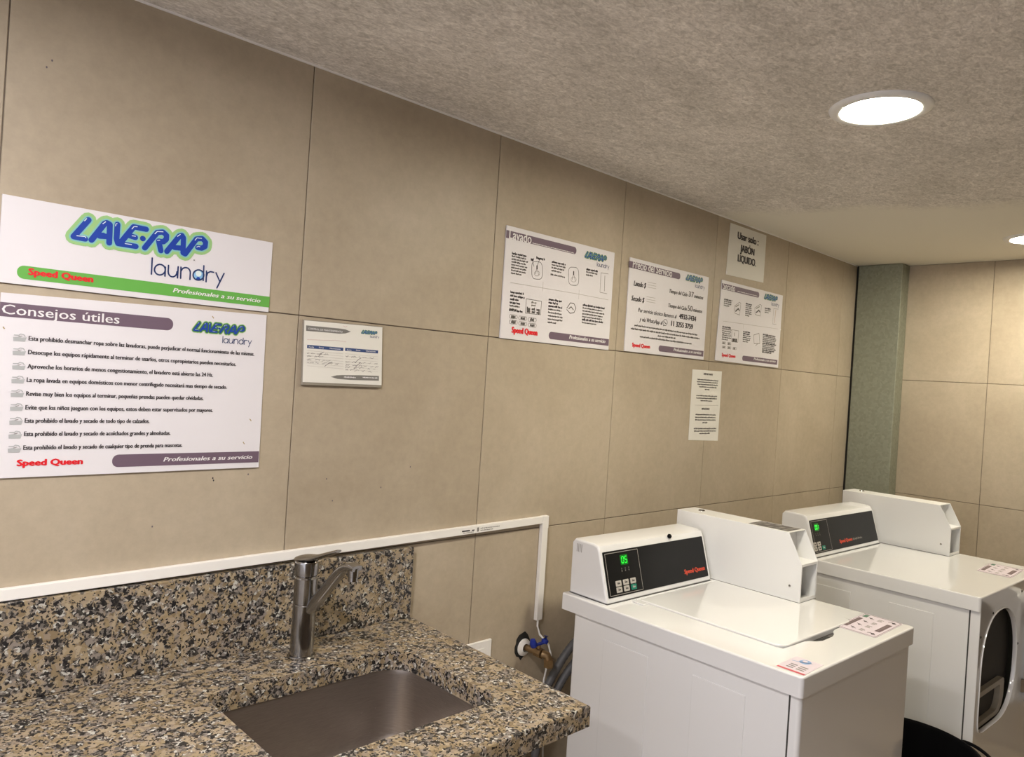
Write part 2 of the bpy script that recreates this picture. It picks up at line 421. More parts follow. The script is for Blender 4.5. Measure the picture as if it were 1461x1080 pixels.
    def done(self, parent, names={}):
        self.merge()
        out = []; seen = {}
        for (part, col), b in self.d.items(): seen.setdefault(part, []).append((col, b))
        for part, lst in seen.items():
            me = D.meshes.new(part)
            allb = bmesh.new()
            for i, (col, b) in enumerate(lst):
                for f in b.faces: f.material_index = i
                tmp = D.meshes.new('tmp'); b.to_mesh(tmp); b.free(); allb.from_mesh(tmp); D.meshes.remove(tmp)
            allb.to_mesh(me); allb.free()
            for col, b in lst: me.materials.append(M[col])
            o = D.objects.new(part.split('#')[0], me); COL.objects.link(o); o.parent = parent
            if part in names: o['label'] = names[part]
            if part in STUFF: o['kind'] = 'stuff'
            out.append(o)
        return out

# wall artwork, measured in metres on the wall (x along the wall, z above the floor)
LOGO = {'w': 0.2581, 'blue': [[(0.0281, 0.0232), (0.0045, -0.0131), (0.0242, -0.0141)], [(0.0352, -0.0144), (0.0565, 0.0214), (0.0605, 0.0238), (0.0658, 0.0214), (0.0664, 0.0023), (0.0666, -0.0146)], [(0.0488, -0.0042), (0.0651, -0.0025)], [(0.0487, -0.0031), (0.0558, -0.0019)], [(0.0795, 0.024), (0.0793, -0.0045), (0.0824, -0.0131)], [(0.0875, -0.01), (0.1094, 0.0249), (0.1329, 0.0242)], [(0.1014, 0.0062), (0.1133, 0.0043)], [(0.0824, -0.0131), (0.1154, -0.0133)], [(0.1324, -0.0135), (0.1545, 0.0216), (0.1655, 0.0246), (0.1729, 0.019), (0.1729, 0.0109), (0.1674, 0.0048), (0.1583, 0.0047), (0.1636, -0.0142)], [(0.1753, -0.0138), (0.1985, 0.022), (0.2034, 0.0244), (0.2069, 0.0198), (0.2078, -0.0115), (0.2123, -0.0131), (0.2338, 0.0222), (0.2456, 0.025), (0.2531, 0.0187), (0.2526, 0.0094), (0.2454, 0.0044), (0.2371, 0.0046)], [(0.1899, -0.0033), (0.205, -0.0022)]], 'hl': [[(0.0211, 0.0197), (0.025, 0.0254)], [(0.0092, -0.0106), (0.024, -0.0097), (0.0256, -0.0122)], [(0.053, 0.0201), (0.0583, 0.0256)], [(0.0761, 0.0199), (0.0765, 0.0245), (0.0791, 0.0259)], [(0.106, 0.0197), (0.1099, 0.0256), (0.1164, 0.0262)], [(0.1067, 0.0066), (0.1143, 0.0067)], [(0.0949, -0.011), (0.1078, -0.0111)], [(0.1498, 0.0178), (0.1543, 0.0237), (0.1661, 0.0251)], [(0.1554, 0.0057), (0.1609, 0.007)], [(0.1942, 0.0205), (0.2004, 0.0261)], [(0.2303, 0.0185), (0.2344, 0.0246), (0.2448, 0.0253)], [(0.2348, 0.0049), (0.2384, 0.0074), (0.2422, 0.0069)]], 'lau': [[(0.1479, -0.0316), (0.1482, -0.0645)], [(0.1747, -0.0515), (0.1744, -0.0551), (0.1729, -0.0585), (0.1704, -0.0612), (0.1673, -0.0631), (0.1639, -0.0639), (0.1605, -0.0635), (0.1575, -0.062), (0.1552, -0.0595), (0.1538, -0.0563), (0.1536, -0.0528), (0.1546, -0.0493), (0.1565, -0.0462), (0.1593, -0.0438), (0.1626, -0.0424), (0.1661, -0.0422), (0.1694, -0.0432), (0.1721, -0.0452), (0.1739, -0.0481), (0.1747, -0.0515)], [(0.1747, -0.0463), (0.1747, -0.0648)], [(0.1805, -0.0418), (0.1806, -0.0543), (0.1814, -0.0585), (0.1831, -0.0614), (0.1855, -0.0634), (0.1885, -0.0642), (0.1915, -0.0638), (0.1944, -0.0621), (0.1966, -0.0595), (0.1979, -0.0562), (0.1982, -0.0526)], [(0.1999, -0.0419), (0.1999, -0.065)], [(0.2056, -0.0418), (0.2063, -0.0649)], [(0.2065, -0.0493), (0.2079, -0.0459), (0.2103, -0.0432), (0.2134, -0.0415), (0.2167, -0.0411), (0.2199, -0.0418), (0.2226, -0.0438), (0.2245, -0.0467), (0.2253, -0.0502), (0.2253, -0.0648)], [(0.2539, -0.0515), (0.2535, -0.0551), (0.2519, -0.0585), (0.2493, -0.0613), (0.2459, -0.0632), (0.2422, -0.064), (0.2386, -0.0636), (0.2353, -0.0621), (0.2329, -0.0596), (0.2315, -0.0564), (0.2313, -0.0528), (0.2323, -0.0493), (0.2344, -0.0462), (0.2373, -0.0438), (0.2409, -0.0424), (0.2446, -0.0421), (0.2481, -0.0431), (0.251, -0.0451), (0.253, -0.048), (0.2539, -0.0515)], [(0.2526, -0.0318), (0.2531, -0.063)], [(0.2589, -0.0423), (0.2593, -0.0652)], [(0.2592, -0.0538), (0.2614, -0.0458), (0.2673, -0.0422), (0.2743, -0.0427)], [(0.2794, -0.0429), (0.2886, -0.0605)], [(0.2969, -0.042), (0.2833, -0.0752)]], 'dot': [0.1277, 0.0045], 'ball': [0.2425, -0.0531]}
CORN = {'brand': [(0.0051, 1.8369), (0.5216, 1.8379), (0.5221, 1.6783), (0.0059, 1.6793)], 'tips': [(0.0082, 1.6568), (0.5174, 1.673), (0.5221, 1.3251), (0.016, 1.3239)], 'log': [(0.6101, 1.6693), (0.8278, 1.6728), (0.8364, 1.525), (0.6153, 1.5239)], 'logback': [(0.6101, 1.6693), (0.8278, 1.6728), (0.8369, 1.5187), (0.6157, 1.5173)], 'washing': [(1.2407, 2.0099), (1.7475, 2.0133), (1.7473, 1.6809), (1.2416, 1.6779)], 'price': [(1.8377, 2.0107), (2.347, 2.01), (2.3397, 1.6842), (1.8323, 1.682)], 'soap': [(2.4829, 2.2524), (2.7862, 2.2606), (2.7862, 2.0476), (2.4735, 2.0403)], 'drying': [(2.4467, 2.0152), (2.9668, 2.0128), (2.9647, 1.6849), (2.4279, 1.6869)], 'notice': [(2.2745, 1.6419), (2.4922, 1.6448), (2.4944, 1.36), (2.2771, 1.3656)]}
ART = {
'brand': [
  ('b', 0.0347, 1.6897, 0.5225, 1.7141, 'green', 'l'),
  ('t', 'Speed Queen', 0.053, 1.6988, 0.1064, 0.0125, 'red', 'slab'),
  ('t', 'Profesionales a su servicio', 0.3101, 1.6983, 0.1905, 0.0095, 'white', 'bi'),
  ('L', 0.1175, 1.794, 0.2581, 'big'),
  ('t', 'R', 0.3478, 1.7694, 0.0036, 0.003, 'k', ''),
],
'tips': [
  ('b', 0.0121, 1.6182, 0.3148, 1.6439, 'mauve', 'r'),
  ('t', 'Consejos útiles', 0.0154, 1.623, 0.1959, 0.0185, 'white', ''),
  ('L', 0.3561, 1.6297, 0.1127, 'dark'),
  ('t', 'Esta prohibido desmanchar ropa sobre las lavadoras, puede perjudicar el normal funcionamiento de las mismas.', 0.0595, 1.578, 0.4346, 0.0088, 'k', 'm'),
  ('t', 'Desocupe los equipos rápidamente al terminar de usarlos, otros copropietarios pueden necesitarlos.', 0.0599, 1.5526, 0.3938, 0.0088, 'k', 'm'),
  ('t', 'Aproveche los horarios de menos congestionamiento, el lavadero está abierto las 24 Hs.', 0.0604, 1.5264, 0.3438, 0.0088, 'k', 'm'),
  ('t', 'La ropa lavada en equipos domésticos con menor centrifugado necesitará mas tiempo de secado.', 0.0606, 1.5013, 0.3757, 0.0088, 'k', 'm'),
  ('t', 'Revise muy bien los equipos al terminar, pequeñas prendas pueden quedar olvidadas.', 0.061, 1.4755, 0.3258, 0.0088, 'k', 'm'),
  ('t', 'Evite que los niños jueguen con los equipos, estos deben estar supervisados por mayores.', 0.0612, 1.4501, 0.3475, 0.0088, 'k', 'm'),
  ('t', 'Esta prohibido el lavado y secado de todo tipo de calzados.', 0.0615, 1.4257, 0.2183, 0.0088, 'k', 'm'),
  ('t', 'Esta prohibido el lavado y secado de acolchados grandes y almohadas.', 0.0616, 1.401, 0.2612, 0.0088, 'k', 'm'),
  ('t', 'Esta prohibido el lavado y secado de cualquier tipo de prenda para mascotas.', 0.0618, 1.3754, 0.2869, 0.0088, 'k', 'm'),
  ('i', 0.0456, 1.5826),
  ('i', 0.0461, 1.5572),
  ('i', 0.0469, 1.5305),
  ('i', 0.047, 1.5054),
  ('i', 0.0472, 1.4803),
  ('i', 0.0476, 1.4549),
  ('i', 0.0478, 1.4295),
  ('i', 0.0479, 1.404),
  ('i', 0.0481, 1.3782),
  ('t', 'Speed Queen', 0.0537, 1.3457, 0.1074, 0.012, 'red', 'slab'),
  ('b', 0.2142, 1.3371, 0.5201, 1.3623, 'mauve', 'l'),
  ('t', 'Profesionales a su servicio', 0.3123, 1.3456, 0.1922, 0.0095, 'white', 'bi'),
  ('p', [(0.4932, 1.4359), (0.4971, 1.4307)], 0.002, 'tan'),
  ('p', [(0.4809, 1.3842), (0.4848, 1.3789)], 0.002, 'tan'),
  ('p', [(0.3948, 1.6571), (0.3984, 1.6525)], 0.002, 'tan'),
  ('p', [(0.0187, 1.5995), (0.0212, 1.5956)], 0.002, 'tan'),
],
'log': [
  ('f', [(0.6147, 1.6578), (0.6156, 1.645), (0.67, 1.6457), (0.7041, 1.6458), (0.7213, 1.6479), (0.7363, 1.6534), (0.7206, 1.6578), (0.7032, 1.6585)], 'grey'),
  ('t', 'CONTROL DE MANTENIMIENTO', 0.6203, 1.6488, 0.0922, 0.0045, 'white', ''),
  ('f', [(0.6885, 1.5397), (0.7077, 1.5354), (0.7428, 1.5344), (0.8273, 1.5361), (0.8263, 1.5484), (0.7755, 1.5476), (0.72, 1.5455), (0.7049, 1.5442)], 'grey'),
  ('l', 0.7247, 1.54, 0.758, 0.003, 'white'),
  ('l', 0.7782, 1.5415, 0.8222, 0.003, 'white'),
  ('L', 0.7665, 1.6553, 0.0459, 'green'),
  ('b', 0.6207, 1.6045, 0.7183, 1.6124, 'navy', ''),
  ('b', 0.7234, 1.6053, 0.8192, 1.6129, 'navy', ''),
  ('t', 'Fecha', 0.6252, 1.6065, 0.0133, 0.0035, 'white', ''),
  ('t', 'Firma', 0.6518, 1.6067, 0.0125, 0.0035, 'white', ''),
  ('t', 'Observaciones', 0.6801, 1.6069, 0.03, 0.0035, 'white', ''),
  ('t', 'Fecha', 0.7287, 1.6065, 0.0122, 0.0035, 'white', ''),
  ('t', 'Firma', 0.7542, 1.6073, 0.0124, 0.0035, 'white', ''),
  ('t', 'Observaciones', 0.7824, 1.6079, 0.0289, 0.0035, 'white', ''),
  ('p', [(0.621, 1.5936), (0.6231, 1.5914), (0.625, 1.5924), (0.6268, 1.5946)], 0.0006, 'ink'),
  ('p', [(0.6322, 1.5939), (0.6342, 1.5917), (0.6359, 1.5944), (0.6379, 1.5934), (0.6398, 1.593), (0.6417, 1.5935)], 0.0006, 'ink'),
  ('p', [(0.6487, 1.5908), (0.6502, 1.5936), (0.652, 1.5923), (0.6537, 1.5922), (0.6553, 1.5939), (0.657, 1.5952), (0.659, 1.5914), (0.6605, 1.5943)], 0.0006, 'ink'),
  ('p', [(0.6651, 1.5923), (0.6667, 1.5929), (0.6685, 1.5918), (0.67, 1.595), (0.6719, 1.5923), (0.6735, 1.5938), (0.6751, 1.5951), (0.677, 1.5928), (0.6788, 1.5918)], 0.0006, 'ink'),
  ('p', [(0.6215, 1.5869), (0.6234, 1.5852), (0.6252, 1.5854), (0.6268, 1.5876), (0.6288, 1.5852), (0.6305, 1.586), (0.6324, 1.586)], 0.0006, 'ink'),
  ('p', [(0.6411, 1.5851), (0.643, 1.5847), (0.6446, 1.588), (0.6466, 1.585), (0.6483, 1.587), (0.6501, 1.5868)], 0.0006, 'ink'),
  ('p', [(0.6531, 1.587), (0.6549, 1.5847), (0.6564, 1.5873), (0.6581, 1.5862), (0.6598, 1.587), (0.6615, 1.5862), (0.6631, 1.588), (0.6647, 1.5882)], 0.0006, 'ink'),
  ('p', [(0.6221, 1.5775), (0.6239, 1.5762), (0.6254, 1.5792), (0.6273, 1.5767), (0.6288, 1.5796), (0.6307, 1.5764), (0.6323, 1.5779), (0.634, 1.5781)], 0.0006, 'ink'),
  ('p', [(0.6441, 1.5766), (0.6457, 1.5797), (0.6476, 1.5785), (0.6493, 1.5798), (0.6511, 1.5795), (0.6529, 1.5795), (0.6548, 1.577), (0.6564, 1.5801)], 0.0006, 'ink'),
  ('p', [(0.6609, 1.5763), (0.6629, 1.576), (0.6648, 1.5771), (0.6666, 1.5793), (0.6687, 1.578), (0.6707, 1.5775)], 0.0006, 'ink'),
  ('p', [(0.6728, 1.5783), (0.6748, 1.5775), (0.6768, 1.5773), (0.6787, 1.5774), (0.6807, 1.5781), (0.6826, 1.5781), (0.6845, 1.5797)], 0.0006, 'ink'),
  ('p', [(0.6225, 1.5714), (0.6246, 1.5713), (0.6267, 1.5705), (0.6287, 1.5722)], 0.0006, 'ink'),
  ('p', [(0.6305, 1.5725), (0.6326, 1.5705), (0.6345, 1.572), (0.6365, 1.5722), (0.6386, 1.5701), (0.6405, 1.5724)], 0.0006, 'ink'),
  ('p', [(0.6452, 1.5714), (0.6472, 1.5731), (0.6494, 1.5713), (0.6516, 1.5699), (0.6536, 1.5715)], 0.0006, 'ink'),
  ('p', [(0.6619, 1.5698), (0.6636, 1.5703), (0.6654, 1.5701), (0.6671, 1.5702), (0.6687, 1.5726), (0.6706, 1.5718), (0.6723, 1.5725), (0.6741, 1.5729), (0.6759, 1.5717)], 0.0006, 'ink'),
  ('p', [(0.6805, 1.5708), (0.6822, 1.5729), (0.6842, 1.5716), (0.686, 1.5719), (0.688, 1.5707), (0.6897, 1.5734), (0.6916, 1.5732)], 0.0006, 'ink'),
  ('p', [(0.6981, 1.5704), (0.6998, 1.5719), (0.7017, 1.5725), (0.7037, 1.5696), (0.7054, 1.5726), (0.7072, 1.5731)], 0.0006, 'ink'),
  ('p', [(0.7253, 1.5931), (0.7276, 1.592), (0.7299, 1.5904), (0.7319, 1.594), (0.7342, 1.5929)], 0.0006, 'ink'),
  ('p', [(0.7424, 1.5899), (0.7439, 1.5937), (0.7458, 1.5921), (0.7477, 1.5908), (0.7492, 1.5944), (0.7512, 1.5923), (0.7529, 1.5941), (0.7549, 1.5917), (0.7567, 1.5911)], 0.0006, 'ink'),
  ('p', [(0.7634, 1.594), (0.7664, 1.5927), (0.7694, 1.591)], 0.0006, 'ink'),
  ('p', [(0.7733, 1.5926), (0.7754, 1.5933), (0.7776, 1.5916), (0.7795, 1.5934), (0.7816, 1.5933), (0.7839, 1.5917), (0.7859, 1.593)], 0.0006, 'ink'),
  ('p', [(0.7952, 1.5937), (0.7975, 1.5926), (0.7999, 1.5909), (0.802, 1.5924), (0.8044, 1.5908), (0.8063, 1.5951)], 0.0006, 'ink'),
  ('p', [(0.7264, 1.5778), (0.7282, 1.5785), (0.7301, 1.5781), (0.732, 1.5773), (0.7338, 1.5783), (0.7357, 1.579), (0.7376, 1.579), (0.7395, 1.5787)], 0.0006, 'ink'),
  ('p', [(0.7443, 1.5781), (0.7464, 1.5775), (0.7483, 1.5789), (0.7502, 1.581), (0.7524, 1.5789), (0.7546, 1.5777), (0.7566, 1.5787)], 0.0006, 'ink'),
  ('p', [(0.7644, 1.5792), (0.7664, 1.5777), (0.7681, 1.5806), (0.7703, 1.5773), (0.7722, 1.5774), (0.7742, 1.5771)], 0.0006, 'ink'),
  ('p', [(0.7773, 1.5768), (0.7795, 1.5791), (0.7817, 1.5798), (0.784, 1.5794)], 0.0006, 'ink'),
  ('p', [(0.7923, 1.5786), (0.7948, 1.578), (0.7973, 1.5779), (0.7996, 1.5811)], 0.0006, 'ink'),
  ('p', [(0.8095, 1.5788), (0.8116, 1.5783), (0.8136, 1.5797), (0.8159, 1.5772), (0.8177, 1.5802), (0.8199, 1.5789)], 0.0006, 'ink'),
  ('p', [(0.727, 1.5692), (0.7289, 1.5694), (0.7306, 1.5727), (0.7327, 1.5707), (0.7347, 1.5697), (0.7364, 1.5728), (0.7384, 1.572)], 0.0006, 'ink'),
  ('p', [(0.7469, 1.5711), (0.7488, 1.5704), (0.7507, 1.5704), (0.7524, 1.5718), (0.7544, 1.5706), (0.7562, 1.5711), (0.7581, 1.5706), (0.7599, 1.5715)], 0.0006, 'ink'),
  ('p', [(0.7651, 1.569), (0.7668, 1.5722), (0.7688, 1.5725), (0.7708, 1.5732), (0.7731, 1.5697), (0.7751, 1.5693)], 0.0006, 'ink'),
  ('p', [(0.779, 1.572), (0.7812, 1.5704), (0.7833, 1.571), (0.7855, 1.5697), (0.7874, 1.5725)], 0.0006, 'ink'),
  ('p', [(0.798, 1.5693), (0.8001, 1.5695), (0.8023, 1.5691), (0.8043, 1.571), (0.8064, 1.5706), (0.8085, 1.571)], 0.0006, 'ink'),
  ('p', [(0.8124, 1.5687), (0.8146, 1.5689), (0.8166, 1.5729), (0.819, 1.5702), (0.8211, 1.5718), (0.8233, 1.5728)], 0.0006, 'ink'),
  ('p', [(0.7274, 1.5633), (0.7292, 1.5652), (0.7311, 1.5659), (0.733, 1.5655), (0.735, 1.5642), (0.7369, 1.5647), (0.7386, 1.5677), (0.7406, 1.5671)], 0.0006, 'ink'),
  ('p', [(0.7506, 1.5644), (0.7528, 1.564), (0.7548, 1.5647), (0.757, 1.5644), (0.759, 1.5653), (0.761, 1.5668)], 0.0006, 'ink'),
  ('p', [(0.7646, 1.5671), (0.7668, 1.5643), (0.7688, 1.5635), (0.7705, 1.5664), (0.7725, 1.5673), (0.7745, 1.5659), (0.7765, 1.5663), (0.7785, 1.5659), (0.7805, 1.5661)], 0.0006, 'ink'),
  ('p', [(0.7916, 1.5629), (0.7936, 1.5669), (0.7963, 1.5632), (0.7984, 1.5659)], 0.0006, 'ink'),
  ('p', [(0.8074, 1.5649), (0.8104, 1.5641), (0.8133, 1.5644)], 0.0006, 'ink'),
  ('p', [(0.7278, 1.5589), (0.7301, 1.5581), (0.7323, 1.5607), (0.7349, 1.5574)], 0.0006, 'ink'),
  ('p', [(0.7404, 1.5596), (0.7425, 1.5578), (0.7443, 1.5605), (0.7464, 1.5598), (0.7484, 1.5596)], 0.0006, 'ink'),
  ('p', [(0.7527, 1.5579), (0.7546, 1.5566), (0.7564, 1.5576), (0.7581, 1.5594), (0.76, 1.5594), (0.7618, 1.5604), (0.7637, 1.5599), (0.7657, 1.5585)], 0.0006, 'ink'),
  ('p', [(0.7744, 1.5587), (0.7767, 1.5569), (0.7789, 1.5563), (0.7808, 1.5602), (0.783, 1.5604)], 0.0006, 'ink'),
  ('p', [(0.7923, 1.5582), (0.7946, 1.5575), (0.7968, 1.557), (0.7987, 1.5601), (0.8012, 1.5564), (0.8034, 1.5565)], 0.0006, 'ink'),
  ('p', [(0.6212, 1.599), (0.7188, 1.5978)], 0.0004, 'lt'),
  ('p', [(0.724, 1.5982), (0.8199, 1.5971)], 0.0004, 'lt'),
  ('p', [(0.6216, 1.5931), (0.7193, 1.5917)], 0.0004, 'lt'),
  ('p', [(0.7245, 1.5921), (0.8203, 1.5908)], 0.0004, 'lt'),
  ('p', [(0.6221, 1.587), (0.7197, 1.5854)], 0.0004, 'lt'),
  ('p', [(0.7249, 1.5857), (0.8208, 1.5842)], 0.0004, 'lt'),
  ('p', [(0.6225, 1.581), (0.7202, 1.5791)], 0.0004, 'lt'),
  ('p', [(0.7254, 1.5794), (0.8213, 1.5777)], 0.0004, 'lt'),
  ('p', [(0.6229, 1.5751), (0.7206, 1.573)], 0.0004, 'lt'),
  ('p', [(0.7258, 1.5733), (0.8218, 1.5713)], 0.0004, 'lt'),
  ('p', [(0.6233, 1.5692), (0.7211, 1.5669)], 0.0004, 'lt'),
  ('p', [(0.7263, 1.5672), (0.8223, 1.565)], 0.0004, 'lt'),
  ('p', [(0.6237, 1.5631), (0.7215, 1.5606)], 0.0004, 'lt'),
  ('p', [(0.7267, 1.5609), (0.8228, 1.5584)], 0.0004, 'lt'),
  ('p', [(0.6512, 1.5862), (0.6599, 1.5957), (0.6649, 1.5983)], 0.0012, 'ink2'),
  ('p', [(0.6695, 1.5638), (0.6815, 1.5731), (0.6898, 1.5754)], 0.0012, 'ink2'),
  ('p', [(0.753, 1.5772), (0.7635, 1.5872), (0.7701, 1.59)], 0.0012, 'ink2'),
  ('p', [(0.7508, 1.5616), (0.7617, 1.5735), (0.7687, 1.5781)], 0.0012, 'ink2'),
  ('p', [(0.6198, 1.6247), (0.6713, 1.627), (0.6945, 1.6289), (0.725, 1.6274)], 0.0006, 'pink'),
  ('p', [(0.7135, 1.6658), (0.7202, 1.6635), (0.7254, 1.6669)], 0.0008, 'pink'),
],
'washing': [
  ('b', 1.2397, 1.9742, 1.5519, 1.9973, 'mauve', 'r'),
  ('t', 'Lavado', 1.2523, 1.9742, 0.0923, 0.03, 'white', ''),
  ('l', 1.3493, 1.9763, 1.5403, 0.003, 'white'),
  ('L', 1.5947, 1.9802, 0.11, 'green'),
  ('l', 1.2675, 1.9335, 1.3318, 0.00546, 'k'),
  ('l', 1.2676, 1.9251, 1.3272, 0.0042, 'dk'),
  ('l', 1.2677, 1.9169, 1.3359, 0.0042, 'dk'),
  ('l', 1.2678, 1.9085, 1.3274, 0.0042, 'dk'),
  ('l', 1.2679, 1.9001, 1.3343, 0.0042, 'dk'),
  ('l', 1.268, 1.8918, 1.3332, 0.0042, 'dk'),
  ('l', 1.2681, 1.8834, 1.329, 0.0042, 'dk'),
  ('l', 1.2682, 1.875, 1.3124, 0.0042, 'dk'),
  ('l', 1.4408, 1.9345, 1.5044, 0.00546, 'k'),
  ('l', 1.4409, 1.9255, 1.5042, 0.0042, 'dk'),
  ('l', 1.441, 1.9164, 1.4991, 0.0042, 'dk'),
  ('l', 1.4411, 1.9073, 1.4864, 0.0042, 'dk'),
  ('l', 1.4385, 1.8946, 1.5048, 0.004, 'dk'),
  ('l', 1.6055, 1.9358, 1.6641, 0.00546, 'k'),
  ('l', 1.6056, 1.9267, 1.6628, 0.0042, 'dk'),
  ('l', 1.6057, 1.9172, 1.6399, 0.0042, 'dk'),
  ('p', [(1.2688, 1.8463), (1.4077, 1.8479), (1.5782, 1.8495), (1.7287, 1.8486)], 0.0012, 'lt'),
  ('p', [(1.4072, 1.866), (1.4075, 1.8379)], 0.001, 'lt'),
  ('p', [(1.5769, 1.8633), (1.5772, 1.8338)], 0.001, 'lt'),
  ('p', [(1.4006, 1.8991), (1.4014, 1.8864), (1.4005, 1.8808), (1.3986, 1.877), (1.3954, 1.8744), (1.3907, 1.8727), (1.3796, 1.8712), (1.3686, 1.8708), (1.3636, 1.8722), (1.3601, 1.8747), (1.3575, 1.8785), (1.3557, 1.884), (1.3541, 1.8966), (1.3534, 1.9091), (1.3542, 1.9145), (1.3561, 1.9183), (1.3592, 1.921), (1.3638, 1.9227), (1.3748, 1.9243), (1.3859, 1.925), (1.3909, 1.9237), (1.3945, 1.9211), (1.3971, 1.9173), (1.399, 1.9118), (1.4006, 1.8991)], 0.0014, 'dk'),
  ('p', [(1.3896, 1.8902), (1.3888, 1.8868), (1.3858, 1.8837), (1.3813, 1.8816), (1.3761, 1.8809), (1.3714, 1.8817), (1.368, 1.8838), (1.3665, 1.8869), (1.3674, 1.8903), (1.3703, 1.8933), (1.3748, 1.8954), (1.38, 1.8961), (1.3847, 1.8954), (1.3882, 1.8932), (1.3896, 1.8902)], 0.001, 'lt2'),
  ('p', [(1.3713, 1.8862), (1.3762, 1.9084), (1.3854, 1.8855)], 0.0014, 'lt2'),
  ('p', [(1.376, 1.9111), (1.3767, 1.9031)], 0.005, 'dk'),
  ('p', [(1.571, 1.9046), (1.5718, 1.8908), (1.5709, 1.8848), (1.5689, 1.8806), (1.5655, 1.8778), (1.5604, 1.8759), (1.5485, 1.8744), (1.5366, 1.8739), (1.5313, 1.8754), (1.5274, 1.8782), (1.5246, 1.8824), (1.5226, 1.8884), (1.5208, 1.902), (1.52, 1.9157), (1.5208, 1.9216), (1.5229, 1.9257), (1.5261, 1.9286), (1.5311, 1.9305), (1.5429, 1.9322), (1.5549, 1.9329), (1.5603, 1.9314), (1.5642, 1.9287), (1.5671, 1.9245), (1.5691, 1.9185), (1.571, 1.9046)], 0.0014, 'dk'),
  ('p', [(1.5592, 1.8949), (1.5583, 1.8912), (1.5551, 1.8879), (1.5502, 1.8857), (1.5447, 1.8849), (1.5396, 1.8858), (1.5358, 1.8882), (1.5343, 1.8915), (1.5352, 1.8952), (1.5383, 1.8985), (1.5432, 1.9007), (1.5487, 1.9015), (1.5538, 1.9006), (1.5576, 1.8983), (1.5592, 1.8949)], 0.001, 'lt2'),
  ('p', [(1.5394, 1.8907), (1.5446, 1.9149), (1.5546, 1.8899)], 0.0014, 'lt2'),
  ('p', [(1.5443, 1.9178), (1.5451, 1.9091)], 0.005, 'dk'),
  ('p', [(1.3536, 1.9268), (1.3632, 1.9077)], 0.0014, 'k'),
  ('l', 1.3478, 1.9285, 1.3602, 0.006, 'k'),
  ('p', [(1.3854, 1.9329), (1.377, 1.9129)], 0.0014, 'k'),
  ('l', 1.3709, 1.936, 1.4082, 0.006, 'k'),
  ('p', [(1.7198, 1.9355), (1.6808, 1.9339), (1.6819, 1.8688), (1.7197, 1.8682)], 0.0014, 'lt2'),
  ('p', [(1.702, 1.9273), (1.7045, 1.8751)], 0.002, 'lt2'),
  ('l', 1.2713, 1.8189, 1.3271, 0.00546, 'k'),
  ('l', 1.2716, 1.8085, 1.3317, 0.00546, 'k'),
  ('l', 1.2718, 1.7979, 1.3076, 0.00546, 'k'),
  ('l', 1.2713, 1.7883, 1.314, 0.00546, 'k'),
  ('l', 1.2715, 1.7786, 1.3142, 0.0042, 'dk'),
  ('l', 1.2717, 1.7689, 1.3019, 0.0042, 'dk'),
  ('l', 1.2706, 1.7658, 1.3264, 0.005, 'k'),
  ('p', [(1.3388, 1.8064), (1.4057, 1.8063), (1.405, 1.7644), (1.3394, 1.7631), (1.3388, 1.8064)], 0.0014, 'dk'),
  ('l', 1.3442, 1.7779, 1.3587, 0.007, 'dk'),
  ('l', 1.3449, 1.7692, 1.3595, 0.007, 'dk'),
  ('l', 1.3649, 1.7781, 1.3796, 0.007, 'dk'),
  ('l', 1.3657, 1.7695, 1.3804, 0.007, 'dk'),
  ('l', 1.3859, 1.7784, 1.4008, 0.007, 'dk'),
  ('l', 1.3867, 1.7697, 1.4016, 0.007, 'dk'),
  ('l', 1.3619, 1.7985, 1.3835, 0.005, 'lt2'),
  ('l', 1.3627, 1.7898, 1.3843, 0.005, 'lt2'),
  ('p', [(1.2761, 1.7522), (1.3041, 1.7524), (1.3067, 1.7472), (1.3039, 1.7419), (1.276, 1.7414), (1.2723, 1.7464), (1.2761, 1.7522)], 0.0012, 'lt2'),
  ('l', 1.2808, 1.7473, 1.2991, 0.008, 'dk'),
  ('p', [(1.2775, 1.7362), (1.3055, 1.7362), (1.3082, 1.731), (1.3054, 1.7257), (1.2774, 1.7253), (1.2737, 1.7304), (1.2775, 1.7362)], 0.0012, 'lt2'),
  ('l', 1.2822, 1.7311, 1.3006, 0.008, 'dk'),
  ('p', [(1.3156, 1.7517), (1.3443, 1.7518), (1.347, 1.7466), (1.3441, 1.7412), (1.3155, 1.7407), (1.3117, 1.7458), (1.3156, 1.7517)], 0.0012, 'lt2'),
  ('l', 1.3204, 1.7466, 1.3392, 0.008, 'dk'),
  ('p', [(1.3171, 1.7354), (1.3458, 1.7354), (1.3485, 1.7301), (1.3456, 1.7247), (1.3169, 1.7244), (1.3132, 1.7295), (1.3171, 1.7354)], 0.0012, 'lt2'),
  ('l', 1.3219, 1.7303, 1.3407, 0.008, 'dk'),
  ('p', [(1.3561, 1.751), (1.3855, 1.7512), (1.3883, 1.7459), (1.3854, 1.7404), (1.356, 1.7399), (1.3521, 1.7451), (1.3561, 1.751)], 0.0012, 'lt2'),
  ('l', 1.361, 1.746, 1.3803, 0.008, 'dk'),
  ('p', [(1.3576, 1.7346), (1.387, 1.7346), (1.3898, 1.7293), (1.3869, 1.7238), (1.3575, 1.7235), (1.3536, 1.7286), (1.3576, 1.7346)], 0.0012, 'lt2'),
  ('l', 1.3625, 1.7294, 1.3818, 0.008, 'dk'),
  ('l', 1.437, 1.8166, 1.4976, 0.00546, 'k'),
  ('l', 1.4372, 1.8067, 1.4797, 0.00546, 'k'),
  ('l', 1.4377, 1.7965, 1.5012, 0.00546, 'k'),
  ('l', 1.4379, 1.7863, 1.4986, 0.0042, 'dk'),
  ('l', 1.4381, 1.7761, 1.5001, 0.0042, 'dk'),
  ('l', 1.4384, 1.7659, 1.5063, 0.0042, 'dk'),
